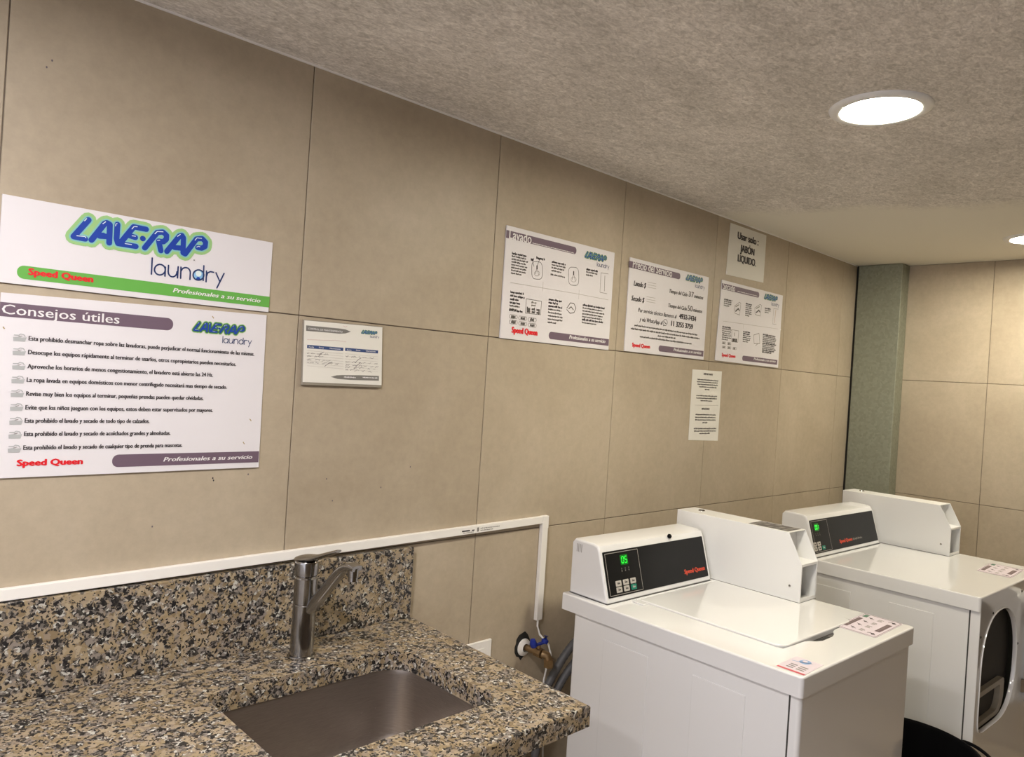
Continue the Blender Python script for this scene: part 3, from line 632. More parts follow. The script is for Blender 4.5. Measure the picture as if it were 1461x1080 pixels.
  ('l', 1.4386, 1.7557, 1.5057, 0.0042, 'dk'),
  ('l', 1.4389, 1.7453, 1.4785, 0.0042, 'dk'),
  ('p', [(1.5233, 1.7983), (1.5384, 1.8167), (1.556, 1.8166), (1.5668, 1.8031), (1.5588, 1.7875), (1.5403, 1.7834), (1.5238, 1.7934)], 0.0025, 'dk'),
  ('p', [(1.5327, 1.7972), (1.5433, 1.8047), (1.5547, 1.7967)], 0.003, 'dk'),
  ('l', 1.5996, 1.8176, 1.7117, 0.00546, 'k'),
  ('l', 1.5998, 1.8079, 1.6998, 0.0042, 'dk'),
  ('l', 1.5999, 1.7986, 1.7121, 0.0042, 'dk'),
  ('l', 1.6, 1.789, 1.7037, 0.0042, 'dk'),
  ('l', 1.6002, 1.7795, 1.7024, 0.0042, 'dk'),
  ('l', 1.6003, 1.7701, 1.7113, 0.00546, 'k'),
  ('l', 1.6005, 1.7601, 1.6745, 0.0042, 'dk'),
  ('t', 'Speed Queen', 1.2873, 1.6998, 0.1078, 0.018, 'red', 'slab'),
  ('b', 1.448, 1.6937, 1.7456, 1.7166, 'mauve', 'l'),
  ('t', 'Profesionales a su servicio', 1.5437, 1.7019, 0.1825, 0.0125, 'white', 'bi'),
],
'price': [
  ('b', 1.8296, 1.9742, 2.1451, 1.9971, 'mauve', 'r'),
  ('t', 'Precio del Servicio', 1.8503, 1.9766, 0.2396, 0.029, 'white', ''),
  ('L', 2.1839, 1.9869, 0.1144, 'green'),
  ('t', 'Lavado $', 1.8627, 1.9151, 0.071, 0.019, 'k', 'bi'),
  ('t', 'Secado $', 1.8547, 1.862, 0.0746, 0.019, 'k', 'bi'),
  ('p', [(1.9424, 1.9373), (1.9946, 1.9385)], 0.0012, 'lt'),
  ('p', [(1.9433, 1.9286), (1.9956, 1.9296)], 0.0012, 'lt'),
  ('p', [(1.9443, 1.9199), (1.9965, 1.9208)], 0.0012, 'lt'),
  ('p', [(1.9416, 1.8853), (1.9957, 1.886)], 0.0012, 'lt'),
  ('p', [(1.9425, 1.8766), (1.9967, 1.8771)], 0.0012, 'lt'),
  ('p', [(1.9434, 1.8682), (1.9976, 1.8686)], 0.0012, 'lt'),
  ('t', 'Tiempo del Ciclo', 2.0803, 1.9169, 0.1189, 0.015, 'dk', 'bi'),
  ('t', '37', 2.2086, 1.9178, 0.0341, 0.022, 'dk', ''),
  ('t', 'minutos', 2.2472, 1.9181, 0.0632, 0.015, 'dk', 'bi'),
  ('t', 'Tiempo del Ciclo', 2.0794, 1.8633, 0.1222, 0.015, 'dk', 'bi'),
  ('t', '50', 2.2075, 1.8634, 0.0334, 0.022, 'dk', ''),
  ('t', 'minutos', 2.246, 1.8645, 0.0629, 0.015, 'dk', 'bi'),
  ('t', 'Por servicio técnico llamenos al', 1.8971, 1.8262, 0.2401, 0.0155, 'k', 'i'),
  ('t', '4932-7434', 2.155, 1.8283, 0.1139, 0.02, 'k', 'x'),
  ('t', 'y vía WhatsApp al', 1.9087, 1.7948, 0.1419, 0.0155, 'k', 'i'),
  ('t', '11 3255 3759', 2.1058, 1.7961, 0.1443, 0.02, 'k', 'x'),
  ('p', [(2.0597, 1.795), (2.0561, 1.7975), (2.0538, 1.8009), (2.0531, 1.8047), (2.054, 1.8085), (2.0565, 1.8118), (2.0603, 1.8143), (2.0648, 1.8156), (2.0696, 1.8156), (2.074, 1.8142), (2.0775, 1.8116), (2.0797, 1.8082), (2.0803, 1.8043), (2.0791, 1.8005), (2.0764, 1.7972), (2.0726, 1.7948), (2.0679, 1.7937), (2.0632, 1.7939), (2.0545, 1.7908), (2.0601, 1.7953)], 0.0016, 'k'),
  ('p', [(2.0608, 1.8081), (2.0641, 1.8028), (2.0725, 1.8013)], 0.0024, 'k'),
  ('l', 1.8816, 1.7772, 2.2863, 0.005, 'dk'),
  ('l', 1.8621, 1.7642, 2.3068, 0.005, 'dk'),
  ('l', 2.0251, 1.7519, 2.1387, 0.005, 'dk'),
  ('l', 1.917, 1.7399, 2.2529, 0.005, 'dk'),
  ('t', 'Speed Queen', 1.876, 1.7018, 0.1047, 0.014, 'red', 'slab'),
  ('b', 2.0356, 1.6956, 2.3382, 1.7179, 'mauve', 'l'),
  ('t', 'Profesionales a su servicio', 2.1315, 1.7035, 0.1904, 0.012, 'white', 'bi'),
],
'soap': [
  ('t', 'Usar solo :', 2.5468, 2.1993, 0.1717, 0.031, 'k', 'x'),
  ('t', 'JABÓN', 2.5744, 2.1504, 0.114, 0.031, 'k', 'x'),
  ('t', 'LÍQUIDO.', 2.5587, 2.1071, 0.1492, 0.031, 'k', 'x'),
],
'drying': [
  ('b', 2.4432, 1.977, 2.7498, 2.001, 'mauve', 'r'),
  ('t', 'Secado', 2.4523, 1.9788, 0.0933, 0.028, 'white', ''),
  ('l', 2.5662, 1.9821, 2.7344, 0.003, 'white'),
  ('L', 2.7948, 1.988, 0.1202, 'green'),
  ('l', 2.4657, 1.9388, 2.5287, 0.00546, 'k'),
  ('l', 2.466, 1.9306, 2.5254, 0.0042, 'dk'),
  ('l', 2.4663, 1.9224, 2.5247, 0.0042, 'dk'),
  ('l', 2.4667, 1.914, 2.5112, 0.0042, 'dk'),
  ('l', 2.6399, 1.9406, 2.6931, 0.00546, 'k'),
  ('l', 2.6402, 1.9323, 2.6876, 0.0042, 'dk'),
  ('l', 2.6405, 1.9243, 2.6943, 0.0042, 'dk'),
  ('l', 2.6409, 1.9161, 2.6947, 0.0042, 'dk'),
  ('l', 2.6412, 1.9079, 2.6936, 0.0042, 'dk'),
  ('l', 2.6415, 1.8997, 2.695, 0.0042, 'dk'),
  ('l', 2.6418, 1.8911, 2.6749, 0.0042, 'dk'),
  ('l', 2.8056, 1.9397, 2.859, 0.00546, 'k'),
  ('l', 2.8059, 1.9312, 2.8594, 0.0042, 'dk'),
  ('l', 2.8063, 1.9223, 2.8416, 0.0042, 'dk'),
  ('p', [(2.5497, 1.9195), (2.5889, 1.94), (2.6, 1.9359), (2.5956, 1.8868), (2.5559, 1.8908), (2.5497, 1.9195)], 0.002, 'lt2'),
  ('p', [(2.5626, 1.8995), (2.5819, 1.9123), (2.5907, 1.9052)], 0.006, 'dk'),
  ('p', [(2.5603, 1.918), (2.585, 1.9288)], 0.004, 'lt2'),
  ('p', [(2.7183, 1.9304), (2.7632, 1.9507), (2.7757, 1.947), (2.7698, 1.9002), (2.7248, 1.9032), (2.7183, 1.9304)], 0.002, 'lt2'),
  ('p', [(2.7326, 1.9116), (2.7547, 1.9242), (2.7645, 1.9176)], 0.006, 'dk'),
  ('p', [(2.7303, 1.9292), (2.7586, 1.94)], 0.004, 'lt2'),
  ('p', [(2.9296, 1.9477), (2.8863, 1.9456), (2.8856, 1.877), (2.9188, 1.8785)], 0.0014, 'lt2'),
  ('p', [(2.9069, 1.9414), (2.9014, 1.8833)], 0.003, 'tan2'),
  ('p', [(2.4682, 1.8489), (2.6342, 1.8531), (2.9383, 1.8594)], 0.0012, 'lt'),
  ('p', [(2.6314, 1.8513), (2.632, 1.8332)], 0.001, 'lt'),
  ('l', 2.4655, 1.8271, 2.534, 0.00546, 'k'),
  ('l', 2.4659, 1.8187, 2.54, 0.0042, 'dk'),
  ('l', 2.4662, 1.8102, 2.5363, 0.0042, 'dk'),
  ('l', 2.4666, 1.8017, 2.5348, 0.0042, 'dk'),
  ('l', 2.467, 1.7932, 2.5378, 0.0042, 'dk'),
  ('l', 2.4673, 1.7847, 2.5393, 0.0042, 'dk'),
  ('l', 2.4677, 1.7761, 2.5134, 0.0042, 'dk'),
  ('p', [(2.542, 1.8206), (2.597, 1.8205), (2.596, 1.7724), (2.5424, 1.7718), (2.542, 1.8206)], 0.0014, 'lt2'),
  ('p', [(2.5635, 1.8092), (2.5639, 1.7973)], 0.003, 'lt2'),
  ('l', 2.5495, 1.7837, 2.587, 0.005, 'dk'),
  ('l', 2.5501, 1.7789, 2.5876, 0.005, 'dk'),
  ('l', 2.5507, 1.7742, 2.5882, 0.005, 'dk'),
  ('p', [(2.473, 1.7652), (2.4985, 1.7657), (2.4985, 1.7572), (2.4718, 1.7569), (2.473, 1.7652)], 0.0012, 'lt2'),
  ('l', 2.4768, 1.7614, 2.4935, 0.006, 'lt2'),
  ('p', [(2.4751, 1.7484), (2.5006, 1.7489), (2.5005, 1.7403), (2.4739, 1.7402), (2.4751, 1.7484)], 0.0012, 'lt2'),
  ('l', 2.4788, 1.7446, 2.4955, 0.006, 'lt2'),
  ('p', [(2.5148, 1.7655), (2.5408, 1.7661), (2.5408, 1.7575), (2.5136, 1.7572), (2.5148, 1.7655)], 0.0012, 'lt2'),
  ('l', 2.5187, 1.7617, 2.5357, 0.006, 'lt2'),
  ('p', [(2.5169, 1.7486), (2.543, 1.749), (2.5429, 1.7405), (2.5157, 1.7403), (2.5169, 1.7486)], 0.0012, 'lt2'),
  ('l', 2.5208, 1.7448, 2.5378, 0.006, 'lt2'),
  ('p', [(2.5596, 1.7488), (2.5861, 1.7492), (2.5861, 1.7406), (2.5584, 1.7404), (2.5596, 1.7488)], 0.0012, 'lt2'),
  ('l', 2.5635, 1.7449, 2.5809, 0.006, 'lt2'),
  ('l', 2.6336, 1.8212, 2.6917, 0.00546, 'k'),
  ('l', 2.6339, 1.813, 2.6908, 0.00546, 'k'),
  ('l', 2.6342, 1.8048, 2.6958, 0.0042, 'dk'),
  ('l', 2.6346, 1.7967, 2.6991, 0.0042, 'dk'),
  ('l', 2.6349, 1.7884, 2.6942, 0.0042, 'dk'),
  ('l', 2.6352, 1.7801, 2.6791, 0.0042, 'dk'),
  ('p', [(2.7242, 1.8139), (2.7696, 1.8255), (2.7817, 1.7813), (2.732, 1.7775), (2.7242, 1.8139)], 0.002, 'lt2'),
  ('p', [(2.7456, 1.7693), (2.7661, 1.7801)], 0.002, 'lt2'),
  ('l', 2.8038, 1.8236, 2.9183, 0.00546, 'k'),
  ('l', 2.804, 1.816, 2.9212, 0.0042, 'dk'),
  ('l', 2.8042, 1.8086, 2.9279, 0.0042, 'dk'),
  ('l', 2.8045, 1.8009, 2.9233, 0.0042, 'dk'),
  ('l', 2.8047, 1.7932, 2.9182, 0.0042, 'dk'),
  ('l', 2.8049, 1.7858, 2.93, 0.00546, 'k'),
  ('l', 2.8051, 1.7779, 2.9138, 0.0042, 'dk'),
  ('l', 2.8054, 1.7703, 2.9145, 0.0042, 'dk'),
  ('l', 2.8056, 1.763, 2.9303, 0.0042, 'dk'),
  ('l', 2.8058, 1.7552, 2.9159, 0.00546, 'k'),
  ('l', 2.806, 1.7472, 2.8898, 0.00546, 'k'),
  ('t', 'Speed Queen', 2.4758, 1.7064, 0.1063, 0.014, 'red', 'slab'),
  ('b', 2.6409, 1.6984, 2.9518, 1.7202, 'mauve', 'l'),
  ('t', 'Profesionales a su servicio', 2.7381, 1.7073, 0.1971, 0.011, 'white', 'bi'),
],
'notice': [
  ('t', 'IMPORTANTE', 2.357, 1.624, 0.0649, 0.0085, 'k', 'm'),
  ('t', 'IMPORTANTE', 2.3574, 1.4851, 0.057, 0.0085, 'k', 'm'),
  ('l', 2.3141, 1.6048, 2.4661, 0.0042, 'dk'),
  ('l', 2.3111, 1.5959, 2.4635, 0.0042, 'dk'),
  ('l', 2.3163, 1.5863, 2.4647, 0.0042, 'dk'),
  ('l', 2.329, 1.5766, 2.4572, 0.0042, 'dk'),
  ('l', 2.3713, 1.5673, 2.4045, 0.0042, 'dk'),
  ('l', 2.3127, 1.5414, 2.4659, 0.0042, 'dk'),
  ('l', 2.3127, 1.5316, 2.4652, 0.0042, 'dk'),
  ('l', 2.3453, 1.5218, 2.4313, 0.0042, 'dk'),
  ('l', 2.3156, 1.4659, 2.4646, 0.0042, 'dk'),
  ('l', 2.314, 1.4552, 2.4641, 0.0042, 'dk'),
  ('l', 2.3151, 1.4454, 2.4653, 0.0042, 'dk'),
  ('l', 2.3691, 1.4347, 2.4054, 0.0042, 'dk'),
  ('l', 2.3093, 1.4106, 2.4739, 0.0042, 'dk'),
  ('l', 2.3127, 1.4009, 2.4727, 0.0042, 'dk'),
  ('l', 2.3506, 1.3911, 2.4307, 0.0042, 'dk'),
  ('p', [(2.3056, 1.5028), (2.4798, 1.5046)], 0.001, 'lt'),
],
}

# ================================================================ the room
def struct(name, bm, m, parent=None):
    o = obj(name, bm, m, parent)
    if parent is None: o['kind'] = 'structure'
    return o

wall_back = struct('wall_back', B(XL, XR, 0.0035, 0.15, 0, CEIL), M['grout'])
wall_right = struct('wall_right', B(XR + 0.0035, XR + 0.15, YF, 0.15, 0, CEIL), M['grout'])
wall_front = struct('wall_front', B(XL, XR + 0.15, YF - 0.15, YF - 0.0035, 0, CEIL), M['grout'])
# left wall left out so that added world light fills the room
floor = struct('floor', B(XL - 0.15, XR + 0.15, YF - 0.15, 0.15, -0.1, -0.0035), M['grout'])
ceiling = struct('ceiling', B(XL - 0.15, XR + 0.15, YF - 0.15, 0.15, CEIL, CEIL + 0.1), M['ceil'])

tile_cache = {}
def wall_tile(parent, w, h, loc, rz, name='tile', m=None, flat=False):
    key = (round(w, 3), round(h, 3), name, m)
    if key not in tile_cache:
        g = 0.0012
        b = B(g, w - g, 0, 0.0075, g, h - g, bev=0.0009, seg=1)
        me = D.meshes.new(name); bmesh.ops.recalc_face_normals(b, faces=b.faces); b.to_mesh(me); b.free(); me.materials.append(m or M['tile'])
        tile_cache[key] = me
    o = D.objects.new(name, tile_cache[key]); COL.objects.link(o); o.parent = parent
    o.location = loc; o.rotation_euler = (0, 0, rz) if not flat else (R(-90), 0, 0)
    return o

for c0, c1 in zip(COLS, COLS[1:]):
    for r0, r1 in zip(ROWS, ROWS[1:]):
        wall_tile(wall_back, c1 - c0, r1 - r0, (c0, 0.0, r0), 0)
YC = [0.0, -0.608, -1.208, -1.808, YF]
for c0, c1 in zip(YC, YC[1:]):
    for r0, r1 in zip(ROWS, ROWS[1:]):
        wall_tile(wall_right, c0 - c1, r1 - r0, (XR, c0, r0), R(-90))
for c0, c1 in zip(COLS, COLS[1:]):
    for r0, r1 in zip(ROWS, ROWS[1:]):
        wall_tile(wall_front, c1 - c0, r1 - r0, (c1, YF, r0), R(180), 'tile', M['brown'])
for c0, c1 in zip(COLS, COLS[1:]):
    for d0, d1 in zip(YC, YC[1:]):
        wall_tile(floor, c1 - c0, d0 - d1, (c0, d1, 0), 0, 'floor_tile', M['floor'], True)
# thin plaster bead where the tiling meets the ceiling
trim = struct('trim_1', B(XL, XR, -0.004, 0.0, CEIL - 0.004, CEIL), M['pvc'])

# galvanised steel duct in the far corner with a black strip standing in for the shaded gap beside it
dc = thing('steel_duct', 'green-grey galvanised steel column boxed into the far corner of the tiled walls', 'duct', (XR - 0.05, -0.12, 0))
obj('casing', B(-0.05, 0.049, -0.109, 0.108, 0.0, CEIL - 0.002, bev=0.003), M['galv'], dc)
obj('gap_shade_strip', B(-0.044, 0.045, 0.1085, 0.1195, 0.0, CEIL - 0.002), M['shadow_gap'], dc)
obj('rivet', lathe(bmesh.new(), [(0.0, 0.004), (0.006, 0.003), (0.008, 0.0)], 14, T=Matrix.Translation((-0.05, -0.085, 2.19)) @ Matrix.Rotation(R(-90), 4, 'Y')), M['galv'], dc)

# ================================================================ recessed ceiling lamps
def downlight(x, y, label, warm=True):
    t = thing('ceiling_downlight', label, 'ceiling light', (x, y, CEIL), 0, 'round recessed ceiling lamps')
    prof = [(0.088, -0.001), (0.090, -0.0075), (0.098, -0.0095), (0.108, -0.0075), (0.114, -0.003), (0.115, 0.0)]
    obj('trim_ring', lathe(bmesh.new(), prof, 64), M['enamel2'], t, True)
    obj('diffuser', lathe(bmesh.new(), [(0.0, -0.0045), (0.089, -0.0045), (0.089, -0.001), (0.0, -0.001)], 64), M['glow' if warm else 'glow2'], t)
    return t
downlight(1.605, -0.905, 'large round recessed lamp glowing white in the rough plaster ceiling above the washing machine')
downlight(3.375, -0.87, 'round recessed lamp at the right edge of the frame near the far wall')
downlight(-0.18, -0.95, 'round recessed lamp in the ceiling near the sink end, outside the frame', False)
downlight(-1.25, -1.6, 'added round recessed lamp behind the viewer, unseen, brightening the left side', False)  # extra lamp out of view, added to brighten the left side

# ================================================================ worktop, splashback, sink, tap
CT = 0.91; CB = 0.867
SX0, SX1, SY0, SY1 = 0.352, 0.818, -0.533, -0.186
hole = rrect(SX0, SY0, SX1, SY1, (0.022, 0.03, 0.068, 0.022), 8)
outer = [(-1.45, -0.664), (0.949, -0.664), (0.972, -0.001), (-1.45, -0.001)]
counter = obj('granite_worktop', prism(bmesh.new(), outer, CB, CT, [hole], bev=0.004, seg=2), M['granite'])
tag(counter, 'speckled brown, cream and black granite worktop with a cut-out for the sink', 'worktop')
splash = obj('granite_splashback', B(-1.45, 0.966, -0.0205, -0.001, CT + 0.0005, 1.097, bev=0.0022), M['granite'])
tag(splash, 'upright granite splashback strip on the tiled wall behind the tap', 'splashback')
for bx in (-0.9, 0.12, 0.86):
    br = obj('shelf_bracket', prism(bmesh.new(), [(0, 0), (0, -0.28), (-0.02, -0.28), (-0.5, -0.02), (-0.5, 0)], -0.012, 0.012, T=Matrix.Translation((bx, -0.001, CB - 0.001)) @ Matrix.Rotation(R(90), 4, 'Z') @ Matrix.Rotation(R(90), 4, 'X')), M['galv'])
    tag(br, {-0.9: 'steel bracket under the worktop, farthest from the washing machine', 0.12: 'steel bracket under the worktop just left of the sink', 0.86: 'steel bracket under the worktop end nearest the washing machine'}[bx], 'bracket', 'brackets carrying the worktop')

def loft(bm, loops, cap_last=True):
    rings = [[bm.verts.new((x, y, z)) for x, y in pts] for pts, z in loops]
    for a, b in zip(rings, rings[1:]):
        n = len(a)
        for k in range(n): bm.faces.new((a[k], a[(k + 1) % n], b[(k + 1) % n], b[k]))
    if cap_last: bm.faces.new(rings[-1])
    return bm
def sring(d, r=None):
    rr = (0.03, 0.035, 0.07, 0.03)
    return rrect(SX0 - 0.003 + d, SY0 - 0.003 + d, SX1 + 0.003 - d, SY1 + 0.003 - d, tuple(max(0.012, q + (r or 0)) for q in rr), 8)
sink = thing('kitchen_sink', 'undermount brushed stainless steel sink bowl set into the granite worktop', 'sink', (0.585, -0.36, CB - 0.19))
sm = bmesh.new()
zt = CB - 0.0008
loft(sm, [(sring(-0.016, 0.01), zt), (sring(0.0), zt), (sring(0.002), zt - 0.012), (sring(0.006, 0.01), zt - 0.135), (sring(0.012, 0.012), zt - 0.16), (sring(0.026, 0.01), zt - 0.178), (sring(0.05), zt - 0.184)])
for v in sm.verts: v.co -= Vector(sink.location)
o = obj('bowl', sm, M['steel'], sink, True)
o.modifiers.new('thickness', 'SOLIDIFY').thickness = 0.0012; o.modifiers['thickness'].offset = 1.0 if False else -1.0
dr = obj('drain', lathe(bmesh.new(), [(0.0, -0.003), (0.026, -0.003), (0.030, 0.0), (0.040, 0.0015), (0.044, 0.0)], 32, c=(0, 0, 0.0075)), M['chrome'], sink, True)
obj('drain_hole', lathe(bmesh.new(), [(0.0, 0.0012), (0.007, 0.0012), (0.007, 0.0), ], 16, c=(0, 0, 0.0045)), M['dark'], dr)

tap = thing('mixer_tap', 'worn chrome single-lever mixer tap standing behind the sink bowl', 'tap', (0.602, -0.107, CT), 0)
obj('base_ring', lathe(bmesh.new(), [(0.0, 0.0), (0.031, 0.0), (0.0315, 0.003), (0.029, 0.0055), (0.0, 0.0055)], 40), M['chrome'], tap, True)
obj('body', lathe(bmesh.new(), [(0.0, 0.005), (0.0255, 0.005), (0.0262, 0.008), (0.0255, 0.118), (0.0243, 0.1195), (0.0243, 0.1212), (0.0255, 0.1225), (0.0258, 0.178), (0.0235, 0.1805), (0.0, 0.181)], 40), M['chrome'], tap, True)
obj('cartridge_cap', lathe(bmesh.new(), [(0.0, 0.1805), (0.0235, 0.1805), (0.0238, 0.1835), (0.0262, 0.186), (0.0270, 0.212), (0.0245, 0.2165), (0.0, 0.218)], 40), M['chrome'], tap, True)
th = R(12)
hd = Vector((math.sin(th), -math.cos(th), 0)); side = Vector((math.cos(th), math.sin(th), 0))
# spout: flattened tube rising from the body, bending to a short downward nozzle
def sp(l, z): return hd * l + Vector((0, 0, z))
bm = bmesh.new()
path = [(0.019, 0.110), (0.040, 0.134), (0.072, 0.171), (0.102, 0.206), (0.116, 0.220), (0.128, 0.227), (0.143, 0.230), (0.157, 0.228)]
rings = []
for i, (l, z) in enumerate(path):
    l0, z0 = path[max(0, i - 1)]; l1, z1 = path[min(len(path) - 1, i + 1)]
    d = Vector((l1 - l0, z1 - z0)).normalized(); nrm = hd * -d.y + Vector((0, 0, d.x))
    wd = 0.0132 if i < 5 else 0.0145; hh = (0.0120, 0.0118, 0.0112, 0.0105, 0.0100, 0.009, 0.008, 0.006)[i]
    rings.append([bm.verts.new(sp(l, z) + side * wd * math.copysign(abs(math.cos(a)) ** 0.6, math.cos(a)) + nrm * hh * math.copysign(abs(math.sin(a)) ** 0.6, math.sin(a))) for a in [2 * PI * k / 16 for k in range(16)]])
for a, b in zip(rings, rings[1:]):
    for k in range(16): bm.faces.new((a[k], a[(k + 1) % 16], b[(k + 1) % 16], b[k]))
bm.faces.new(rings[0]); bm.faces.new(rings[-1])
spout = obj('spout', bm, M['chrome'], tap, True)
obj('aerator', lathe(bmesh.new(), [(0.0, 0.0), (0.0095, 0.0), (0.0105, 0.001), (0.0105, 0.009), (0.0118, 0.010), (0.0122, 0.028), (0.0, 0.028)], 24, c=tuple(sp(0.146, 0.199))), M['chrome'], spout, True)
# lever: domed blade over the cap reaching forward and up
bm = bmesh.new(); rings = []
for l, w, h, z in ((-0.0275, 0.010, 0.003, 0.2165), (-0.024, 0.019, 0.006, 0.2175), (-0.010, 0.0262, 0.0085, 0.2195), (0.008, 0.0262, 0.0085, 0.2225), (0.026, 0.0225, 0.0072, 0.2265), (0.048, 0.0180, 0.0060, 0.2350), (0.072, 0.0150, 0.0052, 0.2445), (0.090, 0.0130, 0.0045, 0.2515), (0.098, 0.008, 0.003, 0.2545)):
    rings.append([bm.verts.new(sp(l, z) + side * w * math.cos(a) + Vector((0, 0, h * math.sin(a)))) for a in [2 * PI * k / 18 for k in range(18)]])
for a, b in zip(rings, rings[1:]):
    for k in range(18): bm.faces.new((a[k], a[(k + 1) % 18], b[(k + 1) % 18], b[k]))
bm.faces.new(rings[0]); bm.faces.new(rings[-1])
obj('lever', bm, M['chrome'], tap, True)

# ================================================================ services on the wall
tr = thing('cable_trunking', 'white plastic cable trunking running above the splashback and dropping beside the washing machine', 'trunking', (1.479, 0, 1.12))
bm = B(-1.5, 0.013, -0.0145, -0.0005, -0.0055, 0.0165, bev=0.0012)
for v in bm.verts:
    if v.co.x < -1: v.co.z += -0.0160
obj('long_run', bm, M['pvc'], tr)
obj('long_run', B(-2.9, -1.501, -0.0145, -0.0005, -0.0215, 0.0005, bev=0.0012), M['pvc'], tr)
obj('drop_run', B(-0.0125, 0.0125, -0.0145, -0.0005, -0.312, -0.021, bev=0.0012), M['pvc'], tr)
obj('elbow', B(-0.0135, 0.0135, -0.0152, -0.0005, -0.0225, 0.0172, bev=0.0012), M['pvc'], tr)
ik = Ink(lambda u, v, l: Vector((u, -0.0147 - l, v)))
random.seed(5)
bz = -0.0055 - 0.0035
for (u0, u1, h) in ((-0.345, -0.315, 0.004), (-0.308, -0.298, 0.0035)): ik.rect('printed_mark', 'k', u0, bz + 0.0085, u1, bz + 0.0085 + h, 0)
ik.rect('printed_mark', 'lt2', -0.288, bz + 0.0045, -0.281, bz + 0.0165, 0)
ik.words('printed_mark', 'lt2', -0.275, bz + 0.012, -0.20, 0.003, 0); ik.words('printed_mark', 'lt2', -0.275, bz + 0.006, -0.225, 0.003, 0); ik.words('printed_mark', 'lt2', -0.34, bz + 0.0045, -0.30, 0.0025, 0)
ik.done(tr)

cord = obj('power_cord', tube(bmesh.new(), [(1.477, -0.009, 0.815), (1.474, -0.012, 0.79), (1.478, -0.020, 0.765), (1.484, -0.055, 0.742), (1.488, -0.064, 0.71), (1.489, -0.050, 0.68), (1.500, -0.030, 0.62), (1.516, -0.020, 0.50), (1.533, -0.015, 0.38), (1.548, -0.015, 0.2), (1.60, -0.04, 0.012)], 0.0032, 8), M['pvc'])
tag(cord, 'thin white cord hanging from the end of the trunking past the water valve', 'cord')
pl = thing('wall_plate', 'white wall plate half hidden behind the edge of the granite worktop', 'wall plate', (1.225, 0, 0.73))
obj('plate', B(-0.058, 0.058, -0.009, -0.0005, -0.056, 0.056, bev=0.002), M['pvc'], pl)
obj('insert', B(-0.03, 0.03, -0.0105, -0.0088, -0.035, 0.035, bev=0.0008), M['pvc'], pl)

va = thing('water_valve', 'brass water valve with a blue butterfly handle in a ragged hole in the tiles', 'valve', (1.425, 0, 0.735))
random.seed(9)
hp = [(0.036 * (0.8 + 0.35 * random.random()) * math.cos(2 * PI * k / 18), 0.043 * (0.8 + 0.35 * random.random()) * math.sin(2 * PI * k / 18)) for k in range(18)]
TX = lambda x, y, z: Matrix.Translation((x, y, z)) @ Matrix.Rotation(R(90), 4, 'X')
obj('wall_hole', prism(bmesh.new(), hp, 0.0, 0.0006, T=TX(0, -0.0002, 0)), M['dark'], va)
obj('wall_flange', lathe(bmesh.new(), [(0.010, 0.0), (0.027, 0.0), (0.026, 0.004), (0.013, 0.010)], 28, T=TX(0.004, -0.0012, -0.006)), M['pvc'], va, True)
bm = tube(bmesh.new(), [(0.008, -0.004, -0.006), (0.012, -0.030, -0.007), (0.018, -0.052, -0.009)], 0.0105, 14)
tube(bm, [(0.018, -0.040, -0.008), (0.020, -0.066, -0.010)], 0.0155, 8)
tube(bm, [(0.020, -0.064, -0.010), (0.030, -0.078, -0.014), (0.034, -0.083, -0.030)], [0.0125, 0.013, 0.0125], 14)
tube(bm, [(0.034, -0.083, -0.024), (0.035, -0.084, -0.048)], 0.0160, 6)
tube(bm, [(0.018, -0.052, -0.009), (0.018, -0.052, 0.016)], 0.007, 12)
obj('valve_body', bm, M['brass'], va, True)
bm = bmesh.new()
box(bm, -0.004, 0.040, -0.060, -0.046, 0.014, 0.020, bev=0.0025)
for s in (-1, 1):
    cx = 0.018 + s * 0.022
    tube(bm, [(cx, -0.053, 0.014), (cx + s * 0.005, -0.053, 0.024), (cx + s * 0.008, -0.053, 0.036)], [0.010, 0.0115, 0.0075], 12)
obj('valve_handle', bm, M['blueh'], va, True)

def hose(label, pts):
    # corrugated: the radius swells along the length
    P = [Vector(p) for p in pts]; n = 90; out = []; rad = []
    for i in range(n + 1):
        t = i / n * (len(P) - 1); k = min(int(t), len(P) - 2); f = t - k
        p0 = P[max(k - 1, 0)]; p1 = P[k]; p2 = P[k + 1]; p3 = P[min(k + 2, len(P) - 1)]
        q = 0.5 * ((2 * p1) + (p2 - p0) * f + (2 * p0 - 5 * p1 + 4 * p2 - p3) * f * f + (3 * p1 - p0 - 3 * p2 + p3) * f ** 3)
        out.append(q); rad.append(0.0125 + (0.0014 if i % 2 else 0))
    tag(obj('water_hose', tube(bmesh.new(), out, rad, 12), M['hose'], None, True), label, 'hose', 'grey hoses behind the washing machine')
hose('upper of two grey hoses rising behind the back of the washing machine', [(1.33, -0.05, 0.016), (1.36, -0.05, 0.30), (1.43, -0.055, 0.52), (1.50, -0.06, 0.632), (1.575, -0.065, 0.715), (1.64, -0.07, 0.74), (1.70, -0.09, 0.70)])
hose('lower of two grey hoses rising behind the back of the washing machine', [(1.42, -0.05, 0.016), (1.43, -0.05, 0.25), (1.475, -0.055, 0.48), (1.532, -0.06, 0.592), (1.60, -0.07, 0.668), (1.66, -0.075, 0.68), (1.72, -0.09, 0.62)])

